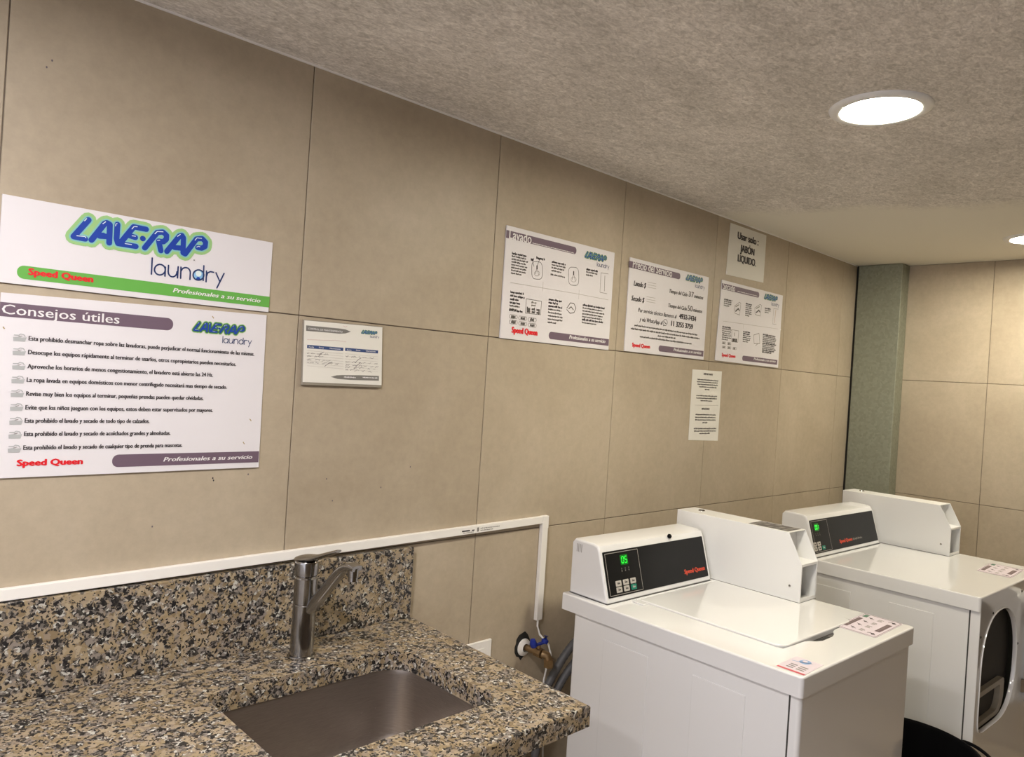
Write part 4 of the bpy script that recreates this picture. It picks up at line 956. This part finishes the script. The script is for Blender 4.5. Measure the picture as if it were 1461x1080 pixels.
# ================================================================ signs and notices on the wall
def art(ik, items, seed=1):
    rng = random.Random(seed)
    for e in items:
        k = e[0]
        if k == 't': ik.text(ik.own('logotype' if e[1] == 'Speed Queen' else 'text_line'), e[6], e[1], e[2], e[3], e[4], e[5], 0.0009, e[7])
        elif k == 'b':
            _, x0, z0, x1, z1, col, rnd = e; r = (z1 - z0) * 0.47 if rnd else 0
            rr = {'l': (r, 0, 0, r), 'r': (0, r, r, 0)}.get(rnd, (0, 0, 0, 0))
            ik.poly(ik.own('colour_bar'), col, rrect(x0, z0, x1, z1, rr, 6), 0.0003)
        elif k == 'L': ik.logo('logo', e[1], e[2], e[3], 0.0006, e[4] or 'green')
        elif k == 'l':
            if e[5] == 'white': ik.words('small_print', 'white', e[1], e[2], e[3], e[4], 0.0009, rng=rng)
            else: ik.words('small_print', e[5], e[1], e[2] - e[4] / 2, e[3], e[4] * 1.25, 0.0006, rng=rng)
        elif k == 'p': ik.stroke('drawing', e[3], e[1], e[2], 0.0006, e[2] > 0.002)
        elif k == 'f': ik.poly(ik.own('colour_bar'), e[2], e[1], 0.0003)
        elif k == 'i':
            x, z = e[1], e[2]; ic = ik.own('icon')
            ik.poly(ic, 'basket', [(x - 0.0100, z - 0.0075), (x + 0.0085, z - 0.0075), (x + 0.0105, z + 0.0005), (x + 0.0030, z - 0.0005), (x - 0.0005, z + 0.0010), (x - 0.0105, z - 0.0005)], 0.0006)
            ik.stroke(ic, 'basket', [(x - 0.009, z + 0.0035), (x - 0.002, z + 0.0035), (x + 0.001, z + 0.006), (x + 0.006, z + 0.005), (x + 0.008, z + 0.002)], 0.0016, 0.0007)
            ik.stroke(ic, 'lt2', [(x - 0.002, z + 0.001), (x + 0.003, z + 0.0022)], 0.001, 0.0008)

def sign(key, name, label, cat, thick, m, corners=None, back=None, off=0.0006):
    c = corners or CORN[key]
    cx = sum(p[0] for p in c) / 4; zb = min(p[1] for p in c)
    t = thing(name, label, cat, (cx, 0, zb))
    pts = [(x - cx, z - zb) for x, z in reversed(c)]
    obj('board' if thick > 0.002 else 'sheet', prism(bmesh.new(), pts, off, off + thick, bev=min(0.0005, thick * 0.3), seg=1, T=Matrix.Rotation(R(90), 4, 'X')), m, t)
    ik = Ink(lambda u, v, l: Vector((u - cx, -(off + thick + l), v - zb)))
    art(ik, ART[key], len(key)); ik.done(t)
    return t

FIX = lambda x0, x1, z0, z1: [(x0, z1), (x1, z1), (x1, z0), (x0, z0)]
sign('brand', 'brand_sign', 'wide white sign with a blue and green bubble-letter logo over a green stripe', 'sign', 0.004, M['board'], FIX(0.0055, 0.522, 1.679, 1.8375))
sign('tips', 'advice_sign', 'large white sign titled Consejos útiles with nine lines of advice', 'sign', 0.004, M['board'], [(0.0125, 1.661), (0.5182, 1.672), (0.5220, 1.3253), (0.0163, 1.3235)])
sign('washing', 'washing_sign', 'white instruction sign titled Lavado with six small diagrams', 'sign', 0.004, M['board'], FIX(1.2412, 1.7474, 1.6795, 2.0116))
sign('price', 'price_sign', 'white sign titled Precio del Servicio giving cycle times and phone numbers', 'sign', 0.004, M['board'], FIX(1.8350, 2.3432, 1.6830, 2.0105))
sign('drying', 'drying_sign', 'white instruction sign titled Secado below the soap notice', 'sign', 0.004, M['board'], [(2.4440, 2.0145), (2.9660, 2.0135), (2.9640, 1.6850), (2.4310, 1.6865)])
sign('soap', 'soap_notice', 'white sheet saying Usar solo: JABÓN LÍQUIDO just under the ceiling', 'notice', 0.0006, M['paper'], [(2.4835, 2.2535), (2.7862, 2.2550), (2.7862, 2.0476), (2.4735, 2.0403)])
sign('notice', 'paper_notice', 'narrow upright paper slip of fine print taped below the price sign', 'notice', 0.0005, M['paper'])
c = CORN['log']; lg = sign('log', 'log_sheet', 'small maintenance log sheet with handwriting in a clear holder beside the advice sign', 'notice', 0.0006, M['paper'], off=0.0085)
cb = CORN['logback']; cx = sum(p[0] for p in c) / 4; zb = min(p[1] for p in c)
obj('holder', prism(bmesh.new(), [(cb[3][0] - 0.001 - cx, cb[3][1] - zb), (cb[2][0] + 0.001 - cx, cb[2][1] - zb), (cb[1][0] + 0.001 - cx, cb[1][1] + 0.002 - zb), (cb[0][0] - 0.001 - cx, cb[0][1] + 0.002 - zb)], 0.0006, 0.008, bev=0.0006, seg=1, T=Matrix.Rotation(R(90), 4, 'X')), M['lens'], lg)
ik = Ink(lambda u, v, l: Vector((u, -0.0004 - l, v)))
for k, (x, z) in enumerate([(0.07, 2.10), (0.062, 2.085), (0.42, 1.305), (0.422, 1.300), (0.50, 1.31), (0.30, 1.21), (0.70, 1.29), (0.86, 1.26), (2.64, 2.165), (3.3, 1.9), (0.95, 1.31), (0.72, 1.235)]):
    ik.disc('wall_marks', 'ink' if k not in (2, 3) else 'k', x, z, 0.0016, 0, 8, 0.0022)
ik.disc('wall_marks', 'white', 2.478, 2.05, 0.005, 0.0012, 10); ik.disc('wall_marks', 'pvc', 2.972, 1.86, 0.004, 0, 8)
ik.done(wall_back)

# ================================================================ laundry machines
DK = 0.935   # height of the machine tops
MS = Matrix.Rotation(R(90), 4, 'X')   # (x, y) outline -> (x, z) plane, extruded towards -y

def seven_seg(ik, part, s, x, y, w, h, lift, t=0.0021, sh=0.08):
    seg = {'0': 'abcdef', '5': 'acdfg', '1': 'bc', '3': 'abcdg', '9': 'abcdfg'}
    X = lambda a, b: (x + a * w + b * h * sh, y + b * h)
    for ch in s:
        for q in seg[ch]:
            p = {'a': ((0.1, 1), (0.9, 1)), 'b': ((1, 0.95), (1, 0.55)), 'c': ((1, 0.45), (1, 0.05)), 'd': ((0.1, 0), (0.9, 0)), 'e': ((0, 0.45), (0, 0.05)), 'f': ((0, 0.95), (0, 0.55)), 'g': ((0.1, 0.5), (0.9, 0.5))}[q]
            ik.stroke(part, 'ledg', [X(*p[0]), X(*p[1])], t, lift, False)
        x += w * 1.5

def coin_box(root, x0, x1, yf, grille):
    """sheet-metal coin meter case: hollow, with an open slope and an open vault slot at the front"""
    t = 0.0016; yb = yf + 0.462; z0, zn, zt_ = DK, DK + 0.117, DK + 0.207; ys = yf + 0.047
    prof = [(yf, z0), (yf, zn), (ys, zt_), (yb, zt_), (yb, z0)]
    T = Matrix(((0, 0, 1, 0), (1, 0, 0, 0), (0, 1, 0, 0), (0, 0, 0, 1)))   # (y, z, x)
    cb = obj('coin_box', None, None, root)
    bm = bmesh.new()
    prism(bm, prof, x0, x0 + t, T=T)
    a = len(bm.verts)
    b2 = prism(bmesh.new(), prof, x1 - t, x1, T=T); tmp = D.meshes.new('tmp'); b2.to_mesh(tmp); b2.free(); bm.from_mesh(tmp); D.meshes.remove(tmp)
    box(bm, x0 + t, x1 - t, ys, yb, zt_ - t, zt_)                 # top
    box(bm, x0 + t, x1 - t, yb - t, yb, z0, zt_ - t)              # back
    box(bm, x0 + t, x1 - t, yf, yb - t, z0, z0 + t)               # bottom
    box(bm, x0 + t, x1 - t, yf, yf + 0.075, zn - t, zn)           # ledge
    box(bm, x0 + t, x1 - t, yf + 0.075, yf + 0.0766, zn - t, zt_ - t)  # inner front
    fx = 0.0125
    box(bm, x0 + t, x0 + fx * 0.45, yf, yf + t, z0 + t, zn - t)
    box(bm, x1 - fx * 0.55, x1 - t, yf, yf + t, z0 + t, zn - t)
    box(bm, x0 + fx * 0.45, x1 - fx * 0.55, yf, yf + t, z0 + t, z0 + 0.012)
    box(bm, x0 + fx * 0.45, x1 - fx * 0.55, yf, yf + t, zn - 0.008, zn - t)
    bmesh.ops.recalc_face_normals(bm, faces=bm.faces)
    me = cb.data; bm.to_mesh(me); bm.free(); me.materials.append(M['enamel2'])
    md = cb.modifiers.new('soft', 'BEVEL'); md.width = 0.0012; md.segments = 2; md.limit_method = 'ANGLE'; md.angle_limit = R(50)
    obj('base_gap_shade', B(x0 - 0.0004, x1 + 0.0004, yf - 0.0004, yb, z0 - 0.0004, z0 + 0.0010), M['seam'], cb)  # dark strip painting the shade where the case meets the deck
    lk = obj('lock', lathe(bmesh.new(), [(0.0, 0.0015), (0.006, 0.0015), (0.0065, 0.003), (0.0105, 0.003), (0.0115, 0.0)], 24, c=(x0 + (x1 - x0) * 0.62, yb - 0.055, zt_)), M['chrome'], cb, True)
    obj('screw', lathe(bmesh.new(), [(0.0, 0.0016), (0.0035, 0.001), (0.004, 0.0)], 12, T=Matrix.Translation((x0, yf + 0.035, z0 + 0.045)) @ Matrix.Rotation(R(-90), 4, 'Y')), M['chrome'], cb, True)
    if grille:
        ik = Ink(lambda u, v, l: Vector((u, v, zt_ + 0.0004 + l)))
        ik.rect('instruction_sticker', 'dk', x0 + 0.012, yf + 0.058, x1 - 0.006, yf + 0.195, 0)
        for i in range(5):
            yy = yf + 0.066 + i * 0.0265
            for j in range(3):
                xx = x0 + 0.019 + j * 0.027
                if (i + j) % 4 != 3: ik.rect('instruction_sticker', 'grey' if (i + j) % 2 else 'lt2', xx, yy, xx + 0.021, yy + 0.017, 0.0002)
        for o in ik.done(cb): o['label'] = 'dark printed sticker on the flat top'
    return cb

def console(root, x0, x1, y0, frame_w, disp, leds, cols, logo_x, extra=False):
    dy = 0.043; dz = 0.150
    yb = y0 + 0.150
    prof = [(y0, DK), (y0 + 0.003, DK + 0.010), (y0 + dy - 0.002, DK + 0.143), (y0 + dy + 0.006, DK + 0.157), (y0 + dy + 0.022, DK + 0.162), (yb - 0.012, DK + 0.164), (yb, DK + 0.152), (yb, DK)]
    T = Matrix(((0, 0, 1, 0), (1, 0, 0, 0), (0, 1, 0, 0), (0, 0, 0, 1)))
    c = obj('console', prism(bmesh.new(), prof, x0, x1, T=T), M['enamel'], root, True)
    md = c.modifiers.new('soft', 'BEVEL'); md.width = 0.006; md.segments = 3; md.limit_method = 'ANGLE'; md.angle_limit = R(50)
    obj('base_gap_shade', B(x0 - 0.0004, x1 + 0.0004, y0 - 0.0004, yb, DK - 0.0004, DK + 0.0009), M['seam'], c)  # dark strip painting the contact shade under the console
    # slope frame of reference: u along x, v up the slope, lift along its outward normal
    p0 = Vector((0, y0 + 0.003, DK + 0.010)); p1 = Vector((0, y0 + dy - 0.002, DK + 0.143)); sl = (p1 - p0).normalized(); nr = Vector((0, -sl.z, sl.y))
    fn = lambda u, v, l: p0 + Vector((u, 0, 0)) + sl * v + nr * l
    # raised bezel lip round the panel
    px0, px1, pv0, pv1 = x0 + 0.010, x1 - 0.012, 0.006, 0.136
    ik = Ink(fn)
    b = prism(bmesh.new(), rrect(px0, pv0, px1, pv1, 0.003, 3), 0.0, 0.0016, bev=0.0005, seg=1)
    for v in b.verts: v.co = fn(v.co.x, v.co.y, v.co.z)
    cp = obj('control_panel', b, M['glasspanel'], c); cp['label'] = 'glossy black control panel with a green digital display'
    L = 0.0019
    kx0, kx1, kv0, kv1 = px0 + 0.008, px0 + frame_w, pv0 + 0.005, pv1 - 0.006
    fr = [(kx0, kv0), (kx1, kv0), (kx1, kv1), (kx0, kv1), (kx0, kv0)]
    ik.stroke('panel_outline', 'lt', fr, 0.0013, L)
    dx, dv = disp
    ik.rect('display', 'ledbg', dx - 0.017, dv - 0.0145, dx + 0.017, dv + 0.0145, L, 0.003)
    if len(leds) == 2: seven_seg(ik, 'display', leds, dx - 0.012, dv - 0.009, 0.0095, 0.018, L + 0.0003)
    else: seven_seg(ik, 'display', leds, dx - 0.0145, dv - 0.008, 0.0075, 0.016, L + 0.0003, 0.0024)
    for k in range(3): ik.disc('indicator', 'grey', dx - 0.016 + k * 0.016, dv - 0.031, 0.0022, L, 10); ik.rect('indicator', 'dk', dx - 0.018 + k * 0.016, dv - 0.027, dx - 0.014 + k * 0.016, dv - 0.022, L)
    ik.text('logotype', 'orange', 'Speed Queen', logo_x, pv0 + 0.022, 0.112, 0.014, L, 'slab')
    if extra: ik.words('small_print', 'grey', logo_x + 0.118, pv0 + 0.024, logo_x + 0.205, 0.008, L, rng=random.Random(3))
    ik.done(c)
    for r_, v in enumerate((pv0 + 0.036, pv0 + 0.018)):
        for k in range(cols):
            if cols == 3 and False: continue
            u = dx - 0.040 + k * 0.0335
            if len(leds) == 3 and r_ == 0 and k == 2: continue
            isg = (r_ == 1 and k == 2)
            b = prism(bmesh.new(), rrect(u - 0.0125, v - 0.0078, u + 0.0125, v + 0.0078, 0.002, 3), L - 0.0004, L + 0.0010, bev=0.0004, seg=1)
            for w in b.verts: w.co = fn(w.co.x, w.co.y, w.co.z)
            bt = obj('button', b, M['teal' if isg else 'keyw'], c)
            if isg: bt['label'] = 'green start button'
            i2 = Ink(fn); i2.rect('symbol', 'dk' if not isg else 'lt', u - 0.006, v - 0.0022, u + 0.006, v + 0.0022, L + 0.0014)
            i2.stroke('symbol', 'dk' if not isg else 'lt', [(u - 0.006, v + 0.0035), (u, v + 0.0045)], 0.001, L + 0.0014, False)
            i2.done(bt)
    return c

def deck_sticker(root, pts, lift=0.0006):
    """square instruction label on the machine top; pts = front-left, front-right, back-right, back-left"""
    a, b, c_, d = [Vector((x, y)) for x, y in pts]
    fn = lambda u, v, l: Vector((*(a * (1 - u) * (1 - v) + b * u * (1 - v) + c_ * u * v + d * (1 - u) * v), DK + lift + l))
    bm = prism(bmesh.new(), rrect(0, 0, 1, 1, 0.05, 4), 0.0, 0.0003)
    for v in bm.verts: v.co = fn(v.co.x, v.co.y, v.co.z)
    s = obj('instruction_label', bm, M['sticker'], root); s['label'] = 'square pictogram label with brown bars'
    ik = Ink(fn); L = 0.0006
    ik.stroke('border', 'smauve', [(0.03, 0.03), (0.97, 0.03), (0.97, 0.97), (0.03, 0.97), (0.03, 0.03)], 0.014, L)
    ik.rect(ik.own('printed_bar'), 'smauve', 0.06, 0.16, 0.17, 0.72, L); ik.rect(ik.own('printed_bar'), 'sgreen', 0.07, 0.80, 0.19, 0.94, L)
    ik.rect(ik.own('printed_bar'), 'smauve', 0.77, 0.28, 0.90, 0.74, L)
    ik.rect('pictogram', 'lt2', 0.815, 0.33, 0.83, 0.69, L + 0.0002); ik.rect('pictogram', 'lt2', 0.11, 0.25, 0.125, 0.62, L + 0.0002)
    for k in range(4):
        v = 0.18 + k * 0.21
        ik.disc('pictogram', 'k', 0.31, v, 0.03, L, 10); ik.stroke('pictogram', 'smauve', [(0.24, v + 0.03), (0.31, v), (0.39, v - 0.02)], 0.018, L)
        for j in range(3): ik.rect('pictogram', 'lt2', 0.48, v - 0.05 + j * 0.04, 0.48 + 0.10 + 0.03 * ((k + j) % 2), v - 0.03 + j * 0.04, L)
    for (u, v) in ((0.84, 0.13), (0.84, 0.87)):
        ik.disc('pictogram', 'k', u, v, 0.038, L, 12); ik.stroke('pictogram', 'smauve', [(u - 0.13, v), (u - 0.07, v + 0.03), (u + 0.07, v - 0.02)], 0.02, L)
    ik.done(s)
    return s

def shell(root, W, D_, front_hole=None):
    """cabinet with pressed side panels and a separate wrap-round front panel"""
    cab = obj('cabinet', B(0.008, W - 0.008, 0.034, 0.705, 0.028, 0.886, bev=0.003), M['enamel'], root)
    for sx, nx in ((0.008, -1), (W - 0.008, 1)):
        for (ya, yb) in ((0.142, 0.292), (0.432, 0.590)):
            x0, x1 = (sx - 0.0022, sx + 0.002) if nx < 0 else (sx - 0.002, sx + 0.0022)
            obj('pressed_panel', B(x0, x1, ya, yb, 0.09, 0.842, bev=0.0018, seg=2), M['enamel'], cab)
    obj('side_seam', B(0.0092, W - 0.0092, 0.030, 0.035, 0.03, 0.884), M['seam'], cab)
    obj('top_gap_shade', B(0.0072, W - 0.0072, 0.0035, 0.7055, 0.8845, 0.8875), M['seam'], cab)  # dark strip painting the shade line between deck and cabinet
    for (fx, fy) in ((0.06, 0.08), (W - 0.06, 0.08), (0.06, 0.66), (W - 0.06, 0.66)):
        obj('foot', lathe(bmesh.new(), [(0.0, 0.0), (0.022, 0.0), (0.024, 0.006), (0.018, 0.012), (0.010, 0.014), (0.010, 0.03), (0.0, 0.03)], 20, c=(fx, fy, 0.0)), M['dark'], cab)
    if front_hole is None:
        # one formed sheet, returned 30 mm onto both sides
        bm = B(0.008, W - 0.008, 0.006, 0.030, 0.028, 0.884)
        es = [e for e in bm.edges if abs(e.verts[0].co.z - e.verts[1].co.z) > 0.1 and e.verts[0].co.y < 0.012]
        bmesh.ops.bevel(bm, geom=es, offset=0.011, segments=5, profile=0.5, affect='EDGES')
        obj('front_panel', bm, M['enamel'], root, True)
    return cab

# ---- top-loading washer
wm = thing('washing_machine', 'white coin-operated top-loading washing machine nearest the granite worktop', 'washing machine', (1.414, -0.892, 0), R(-1.8))
WW = 0.655
shell(wm, WW, 0.75)
lid_hole = [(0.128 + 0.012, 0.122), (0.175, 0.120), (0.240, 0.118), (0.258, 0.112), (0.272, 0.100), (0.290, 0.093), (0.350, 0.094), (0.372, 0.101), (0.392, 0.113), (0.415, 0.118), (0.500, 0.120), (0.536, 0.124), (0.548, 0.136), (0.549, 0.30), (0.549, 0.566), (0.540, 0.578), (0.30, 0.579), (0.148, 0.579), (0.137, 0.570), (0.136, 0.30), (0.1355, 0.14)]
top = obj('top_deck', prism(bmesh.new(), rrect(-0.003, -0.001, WW + 0.001, 0.755, 0.010, 4), 0.887, DK, [lid_hole], bev=0.005, seg=3), M['enamel'], wm, True)
obj('lid_well', B(0.132, 0.553, 0.090, 0.583, 0.905, 0.922), M['dk'], top)
obj('lid_slot', B(0.285, 0.372, 0.094, 0.120, 0.921, 0.9235), M['dark'], top)
lid = obj('lid', prism(bmesh.new(), rrect(0.1395, 0.1215 + 0.002, 0.5455, 0.5755, (0.034, 0.034, 0.010, 0.010), 7), 0.924, DK + 0.004, bev=0.0045, seg=3), M['enamel'], wm, True)
ikc = obj('hinge_cover', B(0.137, 0.548, 0.580, 0.590, DK - 0.001, DK + 0.0022, bev=0.001), M['enamel'], wm)
for hx in (0.118, ):
    obj('hinge', B(hx - 0.010, hx + 0.016, 0.535, 0.575, DK - 0.0005, DK + 0.004, bev=0.0018), M['enamel'], wm)
console(wm, 0.019, 0.545, 0.594, 0.158, (0.119, 0.106), '05', 3, 0.405)
wc = coin_box(wm, 0.566, 0.671, 0.297, True)
kn = obj('knob', lathe(bmesh.new(), [(0.0, 0.009), (0.006, 0.008), (0.0078, 0.004), (0.006, 0.0), (0.0, 0.0)], 20, T=Matrix.Translation((0.356, 0.640, DK + 0.155)) @ Matrix.Rotation(R(60), 4, 'X')), M['black'], wm, True)
kn['label'] = 'small black knob on the console edge'
ik = Ink(lambda u, v, l: Vector((0.0185 - l, u, v)))
for j in range(4): ik.stroke('side_mark', 'lt2', [(0.722 - j * 0.006, 1.062), (0.722 - j * 0.006, 1.086)], 0.002, 0.0004, False)
ik.done(wm)
deck_sticker(wm, [(0.446, 0.131), (0.442, 0.022), (0.648, 0.027), (0.651, 0.137)])
# small advertising sticker at the front-left corner
fn = lambda u, v, l: Vector((0.012 + 0.105 * u, 0.005 + 0.067 * v + 0.004 * u, DK + 0.0004 + l))
bm = prism(bmesh.new(), [(0.0, 0.0), (1, 0), (1, 1), (0.6, 1.02), (0, 1)], 0, 0.0003)
for v in bm.verts: v.co = fn(v.co.x, v.co.y, v.co.z)
st = obj('round_logo_sticker', bm, M['sticker'], wm); st['label'] = 'small white sticker with a pale blue swirl and a red strip'
ik = Ink(fn)
ik.rect('red_strip', 'spred', 0.0, 0.0, 0.07, 1.0, 0.0004) if False else ik.poly('red_strip', 'spred', [(0.0, 0.0), (0.09, 0.0), (0.09, 1.0), (0.0, 1.0)], 0.0004)
ik.disc('swirl', 'sblue', 0.80, 0.52, 0.15, 0.0004, 20, 0.20); ik.disc('swirl', 'sticker', 0.84, 0.55, 0.07, 0.0006, 14, 0.09)
ik.stroke('swirl', 'sblue', [(0.66, 0.9), (0.70, 0.7), (0.76, 0.5), (0.84, 0.3)], 0.03, 0.0004)
for k in range(3):
    ik.rect('printing', 'lt2', 0.20 + k * 0.11, 0.16, 0.26 + k * 0.11, 0.45, 0.0004); ik.rect('printing', 'ink2', 0.20 + k * 0.11, 0.55, 0.26 + k * 0.11, 0.80, 0.0004)
ik.done(st)

# ---- front-loading dryer
dm = thing('tumble_dryer', 'white coin-operated front-loading tumble dryer at the far wall with its door open', 'tumble dryer', (2.625, -0.938, 0), R(-2.5))
DW = 0.747
shell(dm, DW, 0.75, True)
obj('top_deck', prism(bmesh.new(), rrect(-0.003, -0.001, DW + 0.001, 0.770, 0.010, 4), 0.887, DK, bev=0.005, seg=3), M['enamel'], dm, True)
console(dm, 0.006, 0.600, 0.576, 0.140, (0.063, 0.106), '001', 3, 0.232, True)
coin_box(dm, 0.627, 0.744, 0.305, False)
deck_sticker(dm, [(0.446, 0.150), (0.440, 0.033), (0.662, 0.046), (0.668, 0.165)])
# front sheet with a rounded-square opening, wrapped onto the sides
cxo, czo = 0.236, 0.655
ap = []
for k in range(56):
    a = 2 * PI * k / 56; c_, s_ = math.cos(a), math.sin(a)
    n_ = 2.35
    rx, rz = 0.196, 0.207
    if c_ < 0: e = 2 / 2.5 if s_ > 0 else 2 / 9.0
    else: e = 2 / 2.15 if s_ > 0 else 2 / 2.5
    if s_ < 0: rz = 0.192
    ap.append((cxo + rx * math.copysign(abs(c_) ** e, c_), czo + rz * math.copysign(abs(s_) ** e, s_)))
fp = obj('front_panel', prism(bmesh.new(), [(0.008, 0.028), (DW - 0.008, 0.028), (DW - 0.008, 0.886), (0.008, 0.886)], 0.0, 0.0015 + 0.0, [ap], T=Matrix.Translation((0, 0.0015, 0)) @ MS), M['enamel'], dm)
for x0, x1 in ((0.0065, 0.010), (DW - 0.010, DW - 0.0065)):
    obj('panel_return', B(x0, x1, 0.0005, 0.030, 0.028, 0.886, bev=0.0012), M['enamel'], fp)
obj('kick_seam', B(0.010, DW - 0.010, -0.0004, 0.001, 0.150, 0.153), M['seam'], fp)
bm = bmesh.new(); rings = []
for (sc, y) in ((1.018, -0.0004), (1.016, -0.0030), (1.004, -0.0036), (0.994, 0.0), (0.99, 0.010)):
    rings.append([bm.verts.new((cxo + (x - cxo) * sc, y, czo + (z - czo) * sc)) for x, z in ap])
for a, b in zip(rings, rings[1:]):
    for k in range(56): bm.faces.new((a[k], a[(k + 1) % 56], b[(k + 1) % 56], b[k]))
obj('opening_rim', bm, M['enamel'], fp, True)
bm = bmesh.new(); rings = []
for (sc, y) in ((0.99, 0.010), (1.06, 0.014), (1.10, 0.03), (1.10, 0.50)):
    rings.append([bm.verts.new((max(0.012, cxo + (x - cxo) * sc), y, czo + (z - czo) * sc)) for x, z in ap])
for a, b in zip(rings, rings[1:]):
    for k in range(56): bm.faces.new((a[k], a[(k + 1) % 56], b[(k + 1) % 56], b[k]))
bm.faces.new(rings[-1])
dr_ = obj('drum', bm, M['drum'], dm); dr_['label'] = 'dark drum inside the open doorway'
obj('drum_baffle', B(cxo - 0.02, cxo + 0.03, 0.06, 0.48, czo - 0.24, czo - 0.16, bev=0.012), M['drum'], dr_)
# lint filter housing in the lower lip
bm = prism(bmesh.new(), rrect(0.046, 0.470, 0.360, 0.592, (0.01, 0.07, 0.02, 0.02), 5), -0.034, -0.012, [rrect(0.070, 0.486, 0.315, 0.574, (0.01, 0.05, 0.012, 0.012), 4)], T=MS)
obj('lint_filter', bm, M['tray'], dm)
for (x, z) in ((0.137, 0.862), (0.456, 0.893), (0.020, 0.800), (0.447, 0.700)):
    obj('screw', lathe(bmesh.new(), [(0.0, 0.003), (0.0035, 0.002), (0.005, 0.0)], 12, T=Matrix.Translation((x, 0.0, z)) @ MS), M['dark'], fp)
# open door, hinged on the right of the opening and swung out
dg = obj('door', None, None, dm); dg.location = (0.535, -0.010, 0.655); dg.rotation_euler = (0, 0, R(-62))
bm = prism(bmesh.new(), rrect(0.0, -0.225, 0.42, 0.225, (0.05, 0.12, 0.12, 0.05), 8), 0.0, 0.038, [rrect(0.09, -0.14, 0.34, 0.14, 0.09, 8)], bev=0.008, seg=3, T=Matrix.Translation((0, 0.02, 0)) @ MS)
bmesh.ops.recalc_face_normals(bm, faces=bm.faces)
bm.to_mesh(dg.data); bm.free(); dg.data.materials.append(M['enamel'])
obj('door_glass', prism(bmesh.new(), rrect(0.085, -0.145, 0.345, 0.145, 0.09, 8), 0.010, 0.022, T=Matrix.Translation((0, 0.02, 0)) @ MS), M['glasspanel'], dg)
obj('door_latch', B(0.395, 0.425, -0.025, 0.006, -0.05, 0.03, bev=0.004), M['hose'], dg)
for z in (-0.13, 0.13): obj('hinge', B(-0.018, 0.012, -0.004, 0.006, z - 0.025, z + 0.025, bev=0.002), M['chrome'], dg)

# ---- black bin between the machines
bn = thing('round_bin', 'round black bin standing on the floor between the washing machine and the dryer', 'bin', (2.36, -0.81, 0))
obj('tub', lathe(bmesh.new(), [(0.0, 0.0), (0.165, 0.0), (0.172, 0.006), (0.213, 0.462), (0.224, 0.466), (0.2245, 0.478), (0.216, 0.480), (0.208, 0.470), (0.168, 0.012), (0.0, 0.010)], 64), M['black'], bn, True)
hp = []
for k in range(17):
    a = -PI / 2 + PI * k / 16
    hp.append(Vector((0.222 * math.cos(R(-50)) + 0.036 * math.cos(a) * math.cos(R(-50)) - 0.085 * math.sin(a) * math.sin(R(-50)), 0.222 * math.sin(R(-50)) + 0.036 * math.cos(a) * math.sin(R(-50)) + 0.085 * math.sin(a) * math.cos(R(-50)), 0.468)))
obj('handle', tube(bmesh.new(), hp, 0.0055, 10), M['black'], bn, True)
